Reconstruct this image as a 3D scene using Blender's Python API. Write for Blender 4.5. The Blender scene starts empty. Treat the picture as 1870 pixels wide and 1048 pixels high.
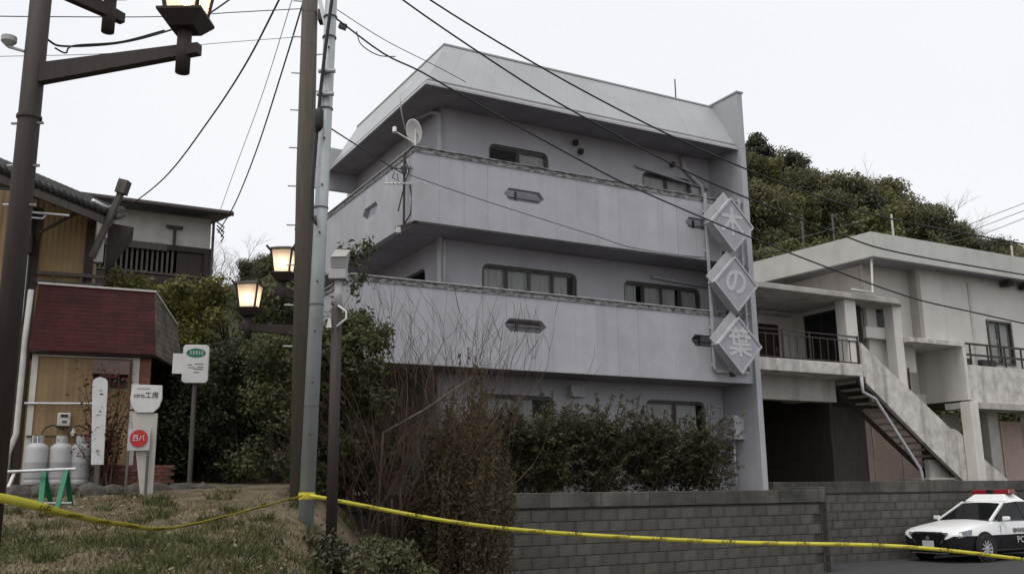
import bpy, bmesh, math, random
import numpy as np
from mathutils import Vector, Matrix
from mathutils.geometry import tessellate_polygon

scene = bpy.context.scene
R_ = math.radians
random.seed(7)

# ------------------------------------------------------------------ camera
F_PX, CX, CY = 1754.0, 935.0, 524.0
VR = np.array([4121 - CX, -(860 - CY), -F_PX]); VL = np.array([-72 - CX, -(918 - CY), -F_PX])
_up = np.cross(VR, VL); _up /= np.linalg.norm(_up)
if _up[1] < 0: _up = -_up
_fw = np.array([0, 0, -1.0]); _fh = _fw - _up * _fw.dot(_up); _fh /= np.linalg.norm(_fh)
RM = np.array([np.cross(_fh, _up), _fh, _up])          # camera -> world
CAM = np.array([0.0, 0.0, 1.76])
cam_data = bpy.data.cameras.new("camera")
cam = bpy.data.objects.new("camera", cam_data)
scene.collection.objects.link(cam)
M4 = Matrix.Identity(4)
for i in range(3):
    for j in range(3): M4[i][j] = RM[i][j]
    M4[i][3] = CAM[i]
cam.matrix_world = M4
cam_data.sensor_width = 36.0
cam_data.lens = 36.0 * F_PX / 1870.0
cam_data.clip_end = 3000
scene.camera = cam

# ------------------------------------------------------------------ sky, sun, exposure (overcast February day)
SUN_EL, SUN_AZ = 66.0, -150.0          # degrees; azimuth measured from +Y towards +X
world = bpy.data.worlds.new("World"); scene.world = world; world.use_nodes = True
wn = world.node_tree.nodes; wl = world.node_tree.links; wn.clear()
w_out = wn.new("ShaderNodeOutputWorld"); w_mix = wn.new("ShaderNodeMixShader")
w_sky = wn.new("ShaderNodeTexSky"); w_sky.sky_type = 'NISHITA'; w_sky.sun_disc = False
w_sky.sun_elevation = R_(SUN_EL); w_sky.sun_rotation = R_(SUN_AZ); w_sky.dust_density = 4.0
w_b1 = wn.new("ShaderNodeBackground"); w_b1.inputs[1].default_value = 0.09
w_b2 = wn.new("ShaderNodeBackground"); w_b2.inputs[0].default_value = (0.925, 0.935, 0.965, 1); w_b2.inputs[1].default_value = 0.85
w_mix.inputs[0].default_value = 0.86
w_tc = wn.new("ShaderNodeTexCoord"); w_nz = wn.new("ShaderNodeTexNoise"); w_nz.inputs["Scale"].default_value = 2.2; w_nz.inputs["Detail"].default_value = 5
w_rp = wn.new("ShaderNodeValToRGB"); w_rp.color_ramp.elements[0].position = 0.3; w_rp.color_ramp.elements[1].position = 0.7   # faint even cloud cover
w_rp.color_ramp.elements[0].color = (0.885, 0.90, 0.935, 1); w_rp.color_ramp.elements[1].color = (0.965, 0.97, 0.985, 1)
wl.new(w_tc.outputs["Generated"], w_nz.inputs["Vector"]); wl.new(w_nz.outputs[0], w_rp.inputs[0]); wl.new(w_rp.outputs[0], w_b2.inputs[0])
wl.new(w_sky.outputs[0], w_b1.inputs[0]); wl.new(w_b1.outputs[0], w_mix.inputs[1])
wl.new(w_b2.outputs[0], w_mix.inputs[2]); wl.new(w_mix.outputs[0], w_out.inputs[0])
sun_d = bpy.data.lights.new("sun", 'SUN'); sun_d.energy = 1.4; sun_d.angle = R_(40); sun_d.color = (1.0, 0.97, 0.93)
sun = bpy.data.objects.new("sun", sun_d); scene.collection.objects.link(sun)
_sd = Vector((math.cos(R_(SUN_EL)) * math.sin(R_(SUN_AZ)), math.cos(R_(SUN_EL)) * math.cos(R_(SUN_AZ)), math.sin(R_(SUN_EL))))
sun.rotation_euler = _sd.to_track_quat('Z', 'Y').to_euler(); sun.location = (0, -10, 30)
vs = scene.view_settings
vs.view_transform = 'Standard'; vs.look = 'None'; vs.exposure = 0.38; vs.gamma = 1.0; vs.use_curve_mapping = False

# ------------------------------------------------------------------ pixel -> place helpers
def ray(x, y): return RM @ np.array([x - CX, -(y - CY), -F_PX])
def aty(x, y, Y):
    d = ray(x, y); return CAM + d * (Y / d[1])
U = RM @ VR; U /= np.linalg.norm(U); V = RM @ VL; V /= np.linalg.norm(V)
YAW = math.atan2(U[1], U[0])
C0 = aty(756, 402, 19.0)                                  # third-floor balcony corner of the grey building
def onplane(x, y, P, N):
    d = ray(x, y); return CAM + d * (np.dot(np.array(P) - CAM, N) / d.dot(N))
def uv_xy(u, v): return C0[0] + u * U[0] + v * V[0], C0[1] + u * U[1] + v * V[1]
def xy_uv(x, y):
    dx, dy = x - C0[0], y - C0[1]; return dx * U[0] + dy * U[1], dx * V[0] + dy * V[1]
def bw(u, v, z):
    x, y = uv_xy(u, v); return Vector((x, y, z))
def smooth(a, b, x):
    t = min(1.0, max(0.0, (x - a) / (b - a))); return t * t * (3 - 2 * t)
ZS = 1.70                                                 # raised building plots
def bank(x, y):
    h = min(2.04, max(0.85, 1.05 + 0.108 * (y - 9.0)))
    w = 1 - smooth(-3.3, -1.5, x)
    h *= w
    if y > 18.5 and x < 0: h += (smooth(18.5, 30, y) * 3.6) * (1 - smooth(-7.5, -4, x))
    return h
def gh(x, y):
    u, v = xy_uv(x, y)
    t = 0.0
    if -3.0 < u <= 9.42 and v > -1.5: t = ZS * smooth(-3.0, -2.6, u)
    elif u > 9.42 and v > 0.25: t = ZS
    elif u <= -3.0 and v > -1.5: t = 0.0
    return max(bank(x, y), t)

# ------------------------------------------------------------------ materials
MATS = {}
def surf(name, c1, c2=None, scale=4.0, rough=0.75, bump=0.0, bscale=40.0, stretch=(1, 1, 1), streak=None, metal=0.0, spec=0.3, island=0.0, coords='Object', contrast=(0.35, 0.65), objrand=0.0):
    """Principled surface whose colour wanders between c1 and c2; optional vertical dirt streaks; fine bump."""
    m = bpy.data.materials.new(name); m.use_nodes = True; MATS[name] = m
    n = m.node_tree.nodes; l = m.node_tree.links
    bs = n["Principled BSDF"]; bs.inputs["Roughness"].default_value = rough; bs.inputs["Metallic"].default_value = metal
    bs.inputs["Specular IOR Level"].default_value = spec
    if c2 is None: c2 = tuple(c * 0.85 for c in c1)
    tc = n.new("ShaderNodeTexCoord"); mp = n.new("ShaderNodeMapping"); mp.inputs["Scale"].default_value = stretch
    l.new(tc.outputs[coords], mp.inputs[0])
    nz = n.new("ShaderNodeTexNoise"); nz.inputs["Scale"].default_value = scale; nz.inputs["Detail"].default_value = 6; nz.inputs["Roughness"].default_value = 0.62
    l.new(mp.outputs[0], nz.inputs["Vector"])
    rp = n.new("ShaderNodeValToRGB"); rp.color_ramp.elements[0].position = contrast[0]; rp.color_ramp.elements[1].position = contrast[1]
    rp.color_ramp.elements[0].color = (*c1, 1); rp.color_ramp.elements[1].color = (*c2, 1)
    l.new(nz.outputs[0], rp.inputs[0]); col = rp.outputs[0]
    if streak:
        sc, amt, scol = streak
        mp2 = n.new("ShaderNodeMapping"); mp2.inputs["Scale"].default_value = (sc, sc, sc * 0.06); l.new(tc.outputs[coords], mp2.inputs[0])
        n2 = n.new("ShaderNodeTexNoise"); n2.inputs["Scale"].default_value = 1.0; n2.inputs["Detail"].default_value = 5; l.new(mp2.outputs[0], n2.inputs["Vector"])
        r2 = n.new("ShaderNodeValToRGB"); r2.color_ramp.elements[0].position = 0.5; r2.color_ramp.elements[1].position = 0.75
        r2.color_ramp.elements[0].color = (0, 0, 0, 1); r2.color_ramp.elements[1].color = (amt, amt, amt, 1); l.new(n2.outputs[0], r2.inputs[0])
        mx = n.new("ShaderNodeMixRGB"); l.new(r2.outputs[0], mx.inputs[0]); l.new(col, mx.inputs[1]); mx.inputs[2].default_value = (*scol, 1); col = mx.outputs[0]
    if island:
        g = n.new("ShaderNodeNewGeometry"); hs = n.new("ShaderNodeHueSaturation")
        mr = n.new("ShaderNodeMapRange"); mr.inputs["To Min"].default_value = 1 - island; mr.inputs["To Max"].default_value = 1 + island
        l.new(g.outputs["Random Per Island"], mr.inputs[0]); l.new(mr.outputs[0], hs.inputs["Value"]); l.new(col, hs.inputs["Color"]); col = hs.outputs[0]
    if objrand:
        oi = n.new("ShaderNodeObjectInfo"); h2_ = n.new("ShaderNodeHueSaturation"); m2 = n.new("ShaderNodeMapRange"); m2.inputs["To Min"].default_value = 1 - objrand; m2.inputs["To Max"].default_value = 1 + objrand
        l.new(oi.outputs["Random"], m2.inputs[0]); l.new(m2.outputs[0], h2_.inputs["Value"]); l.new(col, h2_.inputs["Color"]); col = h2_.outputs[0]
    l.new(col, bs.inputs["Base Color"])
    if bump:
        nb = n.new("ShaderNodeTexNoise"); nb.inputs["Scale"].default_value = bscale; nb.inputs["Detail"].default_value = 4; l.new(mp.outputs[0], nb.inputs["Vector"])
        b = n.new("ShaderNodeBump"); b.inputs["Strength"].default_value = bump; b.inputs["Distance"].default_value = 0.02
        l.new(nb.outputs[0], b.inputs["Height"]); l.new(b.outputs[0], bs.inputs["Normal"])
    return m
def leafmat(name, c1, c2, scale=1.2, trans=0.33):
    m = bpy.data.materials.new(name); m.use_nodes = True; MATS[name] = m
    n = m.node_tree.nodes; l = m.node_tree.links; n.clear()
    out = n.new("ShaderNodeOutputMaterial"); mix = n.new("ShaderNodeMixShader"); mix.inputs[0].default_value = trans
    d = n.new("ShaderNodeBsdfPrincipled"); d.inputs["Roughness"].default_value = 0.55; d.inputs["Specular IOR Level"].default_value = 0.25
    t = n.new("ShaderNodeBsdfTranslucent")
    g = n.new("ShaderNodeNewGeometry"); tc = n.new("ShaderNodeTexCoord"); oi = n.new("ShaderNodeObjectInfo")
    nz = n.new("ShaderNodeTexNoise"); nz.inputs["Scale"].default_value = scale; nz.inputs["Detail"].default_value = 3; l.new(tc.outputs["Object"], nz.inputs["Vector"])
    ad = n.new("ShaderNodeMath"); ad.operation = 'MULTIPLY_ADD'; ad.inputs[1].default_value = 0.55; l.new(g.outputs["Random Per Island"], ad.inputs[0]); 
    sb = n.new("ShaderNodeMath"); sb.operation = 'MULTIPLY_ADD'; sb.inputs[1].default_value = 1.6; sb.inputs[2].default_value = -0.62; l.new(nz.outputs[0], sb.inputs[0]); l.new(sb.outputs[0], ad.inputs[2])
    ad2 = n.new("ShaderNodeMath"); ad2.operation = 'MULTIPLY_ADD'; ad2.inputs[1].default_value = 0.5; ad2.inputs[2].default_value = -0.2; l.new(oi.outputs["Random"], ad2.inputs[0])
    ad3 = n.new("ShaderNodeMath"); ad3.operation = 'ADD'; l.new(ad.outputs[0], ad3.inputs[0]); l.new(ad2.outputs[0], ad3.inputs[1])
    mx = n.new("ShaderNodeMixRGB"); mx.use_clamp = True; l.new(ad3.outputs[0], mx.inputs[0]); mx.inputs[1].default_value = (*c1, 1); mx.inputs[2].default_value = (*c2, 1)
    cl = n.new("ShaderNodeClamp"); l.new(ad3.outputs[0], cl.inputs[0]); l.new(cl.outputs[0], mx.inputs[0])
    l.new(mx.outputs[0], d.inputs["Base Color"]); l.new(mx.outputs[0], t.inputs[0])
    l.new(d.outputs[0], mix.inputs[1]); l.new(t.outputs[0], mix.inputs[2]); l.new(mix.outputs[0], out.inputs[0])
    return m
def glassmat(name, col, rough=0.08, alpha=0.55):
    m = bpy.data.materials.new(name); m.use_nodes = True; MATS[name] = m
    n = m.node_tree.nodes; l = m.node_tree.links; n.clear()
    out = n.new("ShaderNodeOutputMaterial"); mix = n.new("ShaderNodeMixShader"); mix.inputs[0].default_value = alpha
    t = n.new("ShaderNodeBsdfTransparent"); t.inputs[0].default_value = (*col, 1)
    p = n.new("ShaderNodeBsdfPrincipled"); p.inputs["Base Color"].default_value = (0.02, 0.022, 0.024, 1); p.inputs["Roughness"].default_value = rough
    l.new(t.outputs[0], mix.inputs[1]); l.new(p.outputs[0], mix.inputs[2]); l.new(mix.outputs[0], out.inputs[0])
    return m
def emit(name, col, strength):
    m = bpy.data.materials.new(name); m.use_nodes = True; MATS[name] = m
    bs = m.node_tree.nodes["Principled BSDF"]; bs.inputs["Base Color"].default_value = (*col, 1); bs.inputs["Emission Color"].default_value = (*col, 1); bs.inputs["Emission Strength"].default_value = strength
    return m

surf('paint_lavender', (0.436, 0.436, 0.472), (0.373, 0.373, 0.405), scale=1.6, rough=0.7, streak=(4.0, 0.26, (0.25, 0.247, 0.255)), bump=0.2, bscale=60, objrand=0.045)
surf('paint_wall', (0.47, 0.462, 0.50), (0.41, 0.40, 0.435), scale=1.0, rough=0.8, streak=(2.0, 0.25, (0.25, 0.24, 0.26)), bump=0.2, bscale=80)
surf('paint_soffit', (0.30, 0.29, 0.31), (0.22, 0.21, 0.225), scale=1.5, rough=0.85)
surf('coping', (0.33, 0.325, 0.33), (0.07, 0.066, 0.062), scale=7.0, rough=0.9, bump=0.4, stretch=(1, 1, 3), contrast=(0.42, 0.62))
surf('coping_pale', (0.42, 0.415, 0.43), (0.28, 0.275, 0.27), scale=7.0, rough=0.85, bump=0.2)
surf('metal_roof', (0.375, 0.39, 0.395), (0.335, 0.348, 0.352), scale=0.9, rough=0.45, streak=(2.5, 0.25, (0.26, 0.27, 0.265)), metal=0.15, spec=0.4)
surf('dark_frame', (0.045, 0.042, 0.042), (0.06, 0.055, 0.052), rough=0.4)
surf('bronze_frame', (0.09, 0.08, 0.075), (0.06, 0.055, 0.05), rough=0.4)
surf('curtain', (0.85, 0.84, 0.81), (0.62, 0.61, 0.585), scale=5, stretch=(4, 4, 0.15), rough=0.95)
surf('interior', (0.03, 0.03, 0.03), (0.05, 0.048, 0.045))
glassmat('pane', (0.93, 0.94, 0.94), 0.03, 0.14)
glassmat('car_glass', (0.55, 0.62, 0.59), 0.03, 0.4)
surf('pipe_white', (0.50, 0.49, 0.52), (0.40, 0.39, 0.41), rough=0.5)
surf('concrete', (0.48, 0.455, 0.42), (0.38, 0.36, 0.33), scale=2.2, rough=0.9, streak=(2.4, 0.65, (0.16, 0.15, 0.14)), bump=0.4, bscale=30)
surf('concrete_stained', (0.63, 0.60, 0.56), (0.36, 0.335, 0.31), scale=3.2, rough=0.95, streak=(3.5, 0.65, (0.12, 0.112, 0.10)), bump=0.5, bscale=30, contrast=(0.40, 0.75))
surf('house_white', (0.69, 0.66, 0.615), (0.61, 0.58, 0.54), scale=1.1, rough=0.85, streak=(2.0, 0.35, (0.30, 0.285, 0.27)), bump=0.2)
surf('house_fascia', (0.54, 0.54, 0.505), (0.45, 0.45, 0.42), scale=1.1, rough=0.8, streak=(1.8, 0.4, (0.36, 0.335, 0.29)))
surf('beige_panel', (0.55, 0.42, 0.36), (0.48, 0.37, 0.32), rough=0.8)
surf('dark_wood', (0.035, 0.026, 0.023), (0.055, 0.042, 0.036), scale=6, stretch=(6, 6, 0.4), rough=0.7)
surf('brown_door', (0.06, 0.03, 0.024), (0.035, 0.022, 0.02), scale=4, rough=0.6)
surf('iron', (0.03, 0.028, 0.028), (0.07, 0.05, 0.04), scale=8, rough=0.6)
surf('block', (0.12, 0.112, 0.10), (0.045, 0.045, 0.036), scale=1.3, rough=0.95, bump=0.7, bscale=35, streak=(4, 0.6, (0.035, 0.034, 0.03)), objrand=0.15)
surf('mortar', (0.07, 0.067, 0.062), (0.045, 0.043, 0.04), rough=0.95)
surf('asphalt', (0.045, 0.045, 0.046), (0.06, 0.06, 0.06), scale=30, rough=0.9, bump=0.5, bscale=200)
surf('soil', (0.15, 0.12, 0.078), (0.07, 0.06, 0.037), scale=1.6, rough=1.0, bump=0.8, bscale=12, contrast=(0.4, 0.6))
surf('hill_soil', (0.04, 0.038, 0.022), (0.025, 0.025, 0.014), scale=0.2, rough=1.0)
surf('stone', (0.10, 0.09, 0.08), (0.05, 0.045, 0.04), scale=5, rough=0.95, bump=0.7, bscale=18)
surf('brick_red', (0.20, 0.085, 0.065), (0.13, 0.06, 0.048), scale=8, rough=0.9, bump=0.4, objrand=.25)
surf('pole_steel', (0.40, 0.43, 0.44), (0.33, 0.355, 0.36), scale=3, rough=0.5, metal=0.3, streak=(6, 0.3, (0.2, 0.2, 0.19)))
surf('pole_wood', (0.125, 0.105, 0.085), (0.08, 0.068, 0.057), scale=5, stretch=(8, 8, 0.3), rough=0.85, bump=0.3)
surf('lamp_brown', (0.042, 0.030, 0.027), (0.03, 0.022, 0.020), scale=4, stretch=(6, 6, 0.5), rough=0.65, bump=0.2)
surf('ochre', (0.33, 0.225, 0.12), (0.24, 0.165, 0.09), scale=1.6, rough=0.85, streak=(5, 0.45, (0.15, 0.10, 0.06)), bump=0.15)
surf('trim_white', (0.60, 0.58, 0.54), (0.48, 0.46, 0.43), rough=0.7, streak=(4, 0.3, (0.25, 0.23, 0.2)))
surf('tile_dark', (0.06, 0.057, 0.058), (0.035, 0.033, 0.034), scale=4, rough=0.5, bump=0.3)
surf('wall_cream', (0.55, 0.53, 0.49), (0.46, 0.44, 0.41), rough=0.85, streak=(2, 0.3, (0.3, 0.28, 0.26)))
surf('wood_grey', (0.12, 0.105, 0.095), (0.07, 0.062, 0.056), scale=5, stretch=(5, 5, 0.4), rough=0.85)
surf('gas_grey', (0.42, 0.42, 0.42), (0.35, 0.35, 0.355), scale=2, rough=0.5, streak=(6, 0.25, (0.22, 0.19, 0.17)))
surf('meter_box', (0.55, 0.54, 0.5), (0.45, 0.44, 0.41), rough=0.6)
surf('green_paint', (0.01, 0.17, 0.075), (0.015, 0.12, 0.06), rough=0.45)
surf('chrome', (0.7, 0.7, 0.72), (0.6, 0.6, 0.62), rough=0.18, metal=0.9)
surf('pipe_galv', (0.62, 0.63, 0.64), (0.5, 0.51, 0.52), rough=0.3, metal=0.6)
surf('tape_yellow', (0.60, 0.54, 0.07), (0.52, 0.46, 0.05), rough=0.5)
surf('print_black', (0.02, 0.02, 0.02), (0.03, 0.03, 0.03), rough=0.6)
surf('sign_white', (0.60, 0.60, 0.60), (0.52, 0.52, 0.51), rough=0.45, streak=(4, 0.2, (0.4, 0.38, 0.34)))
surf('sign_green', (0.02, 0.14, 0.08), (0.025, 0.12, 0.07), rough=0.45)
surf('sign_red', (0.45, 0.025, 0.03), (0.38, 0.03, 0.03), rough=0.45)
surf('sign_lilac', (0.365, 0.35, 0.395), (0.31, 0.30, 0.335), scale=2, rough=0.6, streak=(3, 0.25, (0.28, 0.26, 0.29)))
surf('sign_pale', (0.43, 0.425, 0.445), (0.36, 0.355, 0.37), rough=0.6, streak=(3, 0.3, (0.35, 0.34, 0.34)))
surf('sign_char', (0.52, 0.515, 0.53), (0.45, 0.445, 0.46), rough=0.6, scale=5)
surf('sign_edge', (0.46, 0.45, 0.47), (0.36, 0.35, 0.36), rough=0.6)
surf('cable', (0.018, 0.018, 0.019), (0.03, 0.03, 0.03), rough=0.6)
surf('cable_grey', (0.10, 0.10, 0.105), (0.08, 0.08, 0.08), rough=0.6)
surf('dish_white', (0.72, 0.71, 0.70), (0.6, 0.59, 0.58), rough=0.5)
surf('car_white', (0.80, 0.80, 0.80), (0.77, 0.77, 0.77), rough=0.22, spec=0.5)
surf('car_black', (0.012, 0.012, 0.014), (0.018, 0.018, 0.02), rough=0.22, spec=0.5)
surf('car_trim', (0.01, 0.01, 0.01), (0.015, 0.015, 0.015), rough=0.5)
surf('tyre', (0.015, 0.015, 0.015), (0.025, 0.025, 0.024), rough=0.85)
surf('alloy', (0.50, 0.50, 0.51), (0.42, 0.42, 0.43), rough=0.4, metal=0.3)
surf('red_lens', (0.22, 0.008, 0.02), (0.17, 0.008, 0.018), rough=0.15, spec=0.6)
surf('head_lens', (0.22, 0.24, 0.27), (0.14, 0.15, 0.17), rough=0.1, spec=0.6)
surf('bark', (0.06, 0.048, 0.038), (0.035, 0.03, 0.025), scale=6, stretch=(4, 4, 0.7), rough=0.95, bump=0.5)
surf('bark_pale', (0.14, 0.115, 0.10), (0.09, 0.075, 0.066), scale=6, rough=0.95)
surf('twig_red', (0.075, 0.046, 0.035), (0.105, 0.07, 0.052), scale=3, rough=0.9)
leafmat('leaf_dark', (0.013, 0.018, 0.009), (0.075, 0.085, 0.038))
leafmat('leaf_mid', (0.034, 0.042, 0.019), (0.14, 0.145, 0.06))
leafmat('leaf_olive', (0.034, 0.034, 0.020), (0.125, 0.115, 0.058))
leafmat('leaf_yellow', (0.065, 0.068, 0.022), (0.28, 0.255, 0.075))
leafmat('leaf_brown', (0.036, 0.030, 0.017), (0.12, 0.092, 0.046))
leafmat('leaf_bamboo', (0.08, 0.082, 0.035), (0.22, 0.21, 0.09), scale=0.4)
leafmat('leaf_hill', (0.045, 0.048, 0.025), (0.19, 0.175, 0.088), scale=0.35)
leafmat('leaf_pine', (0.030, 0.033, 0.023), (0.085, 0.086, 0.052), scale=0.35)
leafmat('leaf_red', (0.05, 0.012, 0.010), (0.20, 0.035, 0.028))
leafmat('grass', (0.03, 0.04, 0.012), (0.11, 0.115, 0.035), scale=0.8, trans=0.15)
leafmat('grass_dry', (0.14, 0.11, 0.062), (0.30, 0.245, 0.15), scale=0.8, trans=0.1)
def add_waves(name, axis, scale, strength, kind='BANDS'):
    """fine ribbing (corrugated board) on a finished material"""
    m = MATS[name]; n = m.node_tree.nodes; l = m.node_tree.links
    tc = n.new("ShaderNodeTexCoord"); w = n.new("ShaderNodeTexWave"); w.bands_direction = axis; w.inputs["Scale"].default_value = scale; w.inputs["Distortion"].default_value = 0.3
    l.new(tc.outputs["Object"], w.inputs[0]); b = n.new("ShaderNodeBump"); b.inputs["Strength"].default_value = strength; b.inputs["Distance"].default_value = 0.02
    l.new(w.outputs["Fac"], b.inputs["Height"]); l.new(b.outputs[0], n["Principled BSDF"].inputs["Normal"])
add_waves('ochre', 'X', 3.0, 0.35)
def shingle(name, c1, c2, mort, row=0.075):
    m = surf(name, c1, c2, scale=3, rough=0.9); n = m.node_tree.nodes; l = m.node_tree.links
    tc = n.new("ShaderNodeTexCoord"); mp = n.new("ShaderNodeMapping"); mp.inputs["Rotation"].default_value = (R_(90), 0, 0); l.new(tc.outputs["Object"], mp.inputs[0])
    b = n.new("ShaderNodeTexBrick"); b.inputs["Scale"].default_value = 1.0; b.inputs["Brick Width"].default_value = row * 9; b.inputs["Row Height"].default_value = row; b.inputs["Mortar Size"].default_value = row * 0.09
    b.inputs["Color1"].default_value = (0.9, 0.9, 0.9, 1); b.inputs["Color2"].default_value = (1.12, 1.1, 1.1, 1); b.inputs["Mortar"].default_value = (0.58, 0.58, 0.58, 1); l.new(mp.outputs[0], b.inputs[0])
    mu = n.new("ShaderNodeMixRGB"); mu.blend_type = 'MULTIPLY'; mu.inputs[0].default_value = 1
    rp = [x for x in n if x.type == 'VALTORGB'][0]; l.new(rp.outputs[0], mu.inputs[1]); l.new(b.outputs[0], mu.inputs[2]); l.new(mu.outputs[0], n["Principled BSDF"].inputs["Base Color"])
    bp = n.new("ShaderNodeBump"); bp.inputs["Strength"].default_value = 0.3; bp.inputs["Distance"].default_value = 0.01; l.new(b.outputs["Fac"], bp.inputs["Height"]); bp.invert = True; l.new(bp.outputs[0], n["Principled BSDF"].inputs["Normal"])
shingle('shingle_red', (0.082, 0.021, 0.022), (0.040, 0.016, 0.016), None)
shingle('shingle_grey', (0.21, 0.185, 0.155), (0.10, 0.085, 0.075), None, 0.11)

# ------------------------------------------------------------------ object helpers
COL = scene.collection
def tag(o, label, cat, group=None):
    o["label"] = label; o["category"] = cat
    if group: o["group"] = group
    return o
def thing(name, label, cat, loc=(0, 0, 0), rz=0.0, group=None):
    o = bpy.data.objects.new(name, None); COL.objects.link(o); o.empty_display_size = 0.2
    o.location = loc; o.rotation_euler = (0, 0, rz)
    return tag(o, label, cat, group)
def link_mesh(name, me, mat, parent=None, loc=(0, 0, 0)):
    o = bpy.data.objects.new(name, me); COL.objects.link(o); o.location = loc
    if mat and not me.materials: me.materials.append(MATS[mat])
    if parent: o.parent = parent
    return o
class MB:
    """collects boxes, bars, tubes ... and links them as ONE mesh object; `o` is subtracted from every point"""
    def __init__(s, o=(0, 0, 0)): s.v = []; s.f = []; s.o = Vector(o)
    def add(s, pts, faces):
        k = len(s.v); s.v += [tuple(Vector(p) - s.o) for p in pts]; s.f += [tuple(i + k for i in f) for f in faces]; return s
    def hexa(s, b, t):
        return s.add(list(b) + list(t), [(3, 2, 1, 0), (4, 5, 6, 7), (0, 1, 5, 4), (1, 2, 6, 5), (2, 3, 7, 6), (3, 0, 4, 7)])
    def box(s, x0, x1, y0, y1, z0, z1):
        return s.hexa([(x0, y0, z0), (x1, y0, z0), (x1, y1, z0), (x0, y1, z0)], [(x0, y0, z1), (x1, y0, z1), (x1, y1, z1), (x0, y1, z1)])
    def bar(s, p, q, w, h, up=(0, 0, 1)):
        p, q = Vector(p), Vector(q); d = (q - p).normalized(); a = d.cross(Vector(up))
        if a.length < 1e-4: a = d.cross(Vector((1, 0, 0)))
        a.normalize(); b = a.cross(d); a = a * w / 2; b = b * h / 2
        return s.hexa([p - a - b, p + a - b, p + a + b, p - a + b], [q - a - b, q + a - b, q + a + b, q - a + b])
    def tube(s, pts, r, n=8, cap=True):
        pts = [Vector(p) for p in pts]; m = len(pts); rs = r if isinstance(r, (list, tuple)) else [r] * m
        vs_, fs = [], []; ref = None
        for i, p in enumerate(pts):
            d = (pts[min(i + 1, m - 1)] - pts[max(i - 1, 0)]).normalized()
            if ref is None: ref = d.orthogonal().normalized()
            ref = (ref - d * ref.dot(d)); ref = ref.normalized() if ref.length > 1e-6 else d.orthogonal().normalized()
            b = d.cross(ref)
            for k in range(n):
                a = 2 * math.pi * k / n; vs_.append(p + (ref * math.cos(a) + b * math.sin(a)) * rs[i])
        for i in range(m - 1):
            for k in range(n): fs.append((i * n + k, i * n + (k + 1) % n, (i + 1) * n + (k + 1) % n, (i + 1) * n + k))
        if cap: fs.append(tuple(range(n - 1, -1, -1))); fs.append(tuple((m - 1) * n + k for k in range(n)))
        return s.add(vs_, fs)
    def lathe(s, prof, n=20, c=(0, 0, 0), cap=True):
        vs_, fs = [], []; m = len(prof)
        for r, z in prof:
            for k in range(n):
                a = 2 * math.pi * k / n; vs_.append((c[0] + r * math.cos(a), c[1] + r * math.sin(a), c[2] + z))
        for i in range(m - 1):
            for k in range(n): fs.append((i * n + k, i * n + (k + 1) % n, (i + 1) * n + (k + 1) % n, (i + 1) * n + k))
        if cap: fs.append(tuple(range(n - 1, -1, -1))); fs.append(tuple((m - 1) * n + k for k in range(n)))
        return s.add(vs_, fs)
    def prism(s, poly, a0, a1, plane='xz'):
        """polygon (counter-clockwise seen from the a0 side) pushed from a0 to a1 along the third axis"""
        def P(p, a): return (p[0], a, p[1]) if plane == 'xz' else (a, p[0], p[1]) if plane == 'yz' else (p[0], p[1], a)
        n = len(poly); vs_ = [P(p, a0) for p in poly] + [P(p, a1) for p in poly]
        fs = [tuple(range(n)), tuple(range(2 * n - 1, n - 1, -1))] + [(i, i + n, (i + 1) % n + n, (i + 1) % n) for i in range(n)]
        return s.add(vs_, fs)
    def plate(s, outer, holes, y0, y1, P=None):
        """flat wall with holes in the xz plane, from y0 (face) to y1 (back), reveals included"""
        P = P or (lambda x, y, z: (x, y, z))
        loops = [outer] + holes
        tris = tessellate_polygon([[Vector((p[0], p[1], 0)) for p in lp] for lp in loops])
        flat = [p for lp in loops for p in lp]; n = len(flat)
        vs_ = [P(p[0], y0, p[1]) for p in flat] + [P(p[0], y1, p[1]) for p in flat]
        fs = []
        for t in tris:
            a, b, c = (Vector((*flat[i], 0)) for i in t)
            t = tuple(t) if (b - a).cross(c - a).z > 0 else tuple(reversed(t))
            fs.append(t); fs.append(tuple(i + n for i in reversed(t)))
        k = 0
        for lp in loops:
            m = len(lp)
            for i in range(m): fs.append((k + i, k + i + n, k + (i + 1) % m + n, k + (i + 1) % m))
            k += m
        return s.add(vs_, fs)
    def mesh(s, name, smooth_=False, fix=True):
        me = bpy.data.meshes.new(name); me.from_pydata(s.v, [], s.f)
        if fix:
            bm = bmesh.new(); bm.from_mesh(me); bmesh.ops.recalc_face_normals(bm, faces=bm.faces); bm.to_mesh(me); bm.free()
        if smooth_: me.polygons.foreach_set("use_smooth", [True] * len(me.polygons))
        me.update(); return me
    def build(s, name, mat, parent=None, smooth_=False, bevel=0.0, loc=(0, 0, 0)):
        o = link_mesh(name, s.mesh(name, smooth_), mat, parent, loc)
        if bevel:
            b = o.modifiers.new("bevel", 'BEVEL'); b.width = bevel; b.segments = 2; b.limit_method = 'ANGLE'; b.angle_limit = R_(40)
        return o
def rrect(x0, x1, z0, z1, r, n=5):
    out = []
    for cx, cz, a0 in ((x1 - r, z0 + r, -90), (x1 - r, z1 - r, 0), (x0 + r, z1 - r, 90), (x0 + r, z0 + r, 180)):
        for k in range(n + 1):
            a = R_(a0 + 90 * k / n); out.append((cx + r * math.cos(a), cz + r * math.sin(a)))
    return out
def dup(root, loc, rz=None, label=None, scale=None):
    r = root.copy(); COL.objects.link(r); r.location = loc
    if rz is not None: r.rotation_euler = (0, 0, rz)
    if scale: r.scale = scale
    if label: r["label"] = label
    for ch in root.children:
        c = ch.copy(); COL.objects.link(c); c.parent = r
        for g in ch.children:
            d = g.copy(); COL.objects.link(d); d.parent = c
    return r
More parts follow.
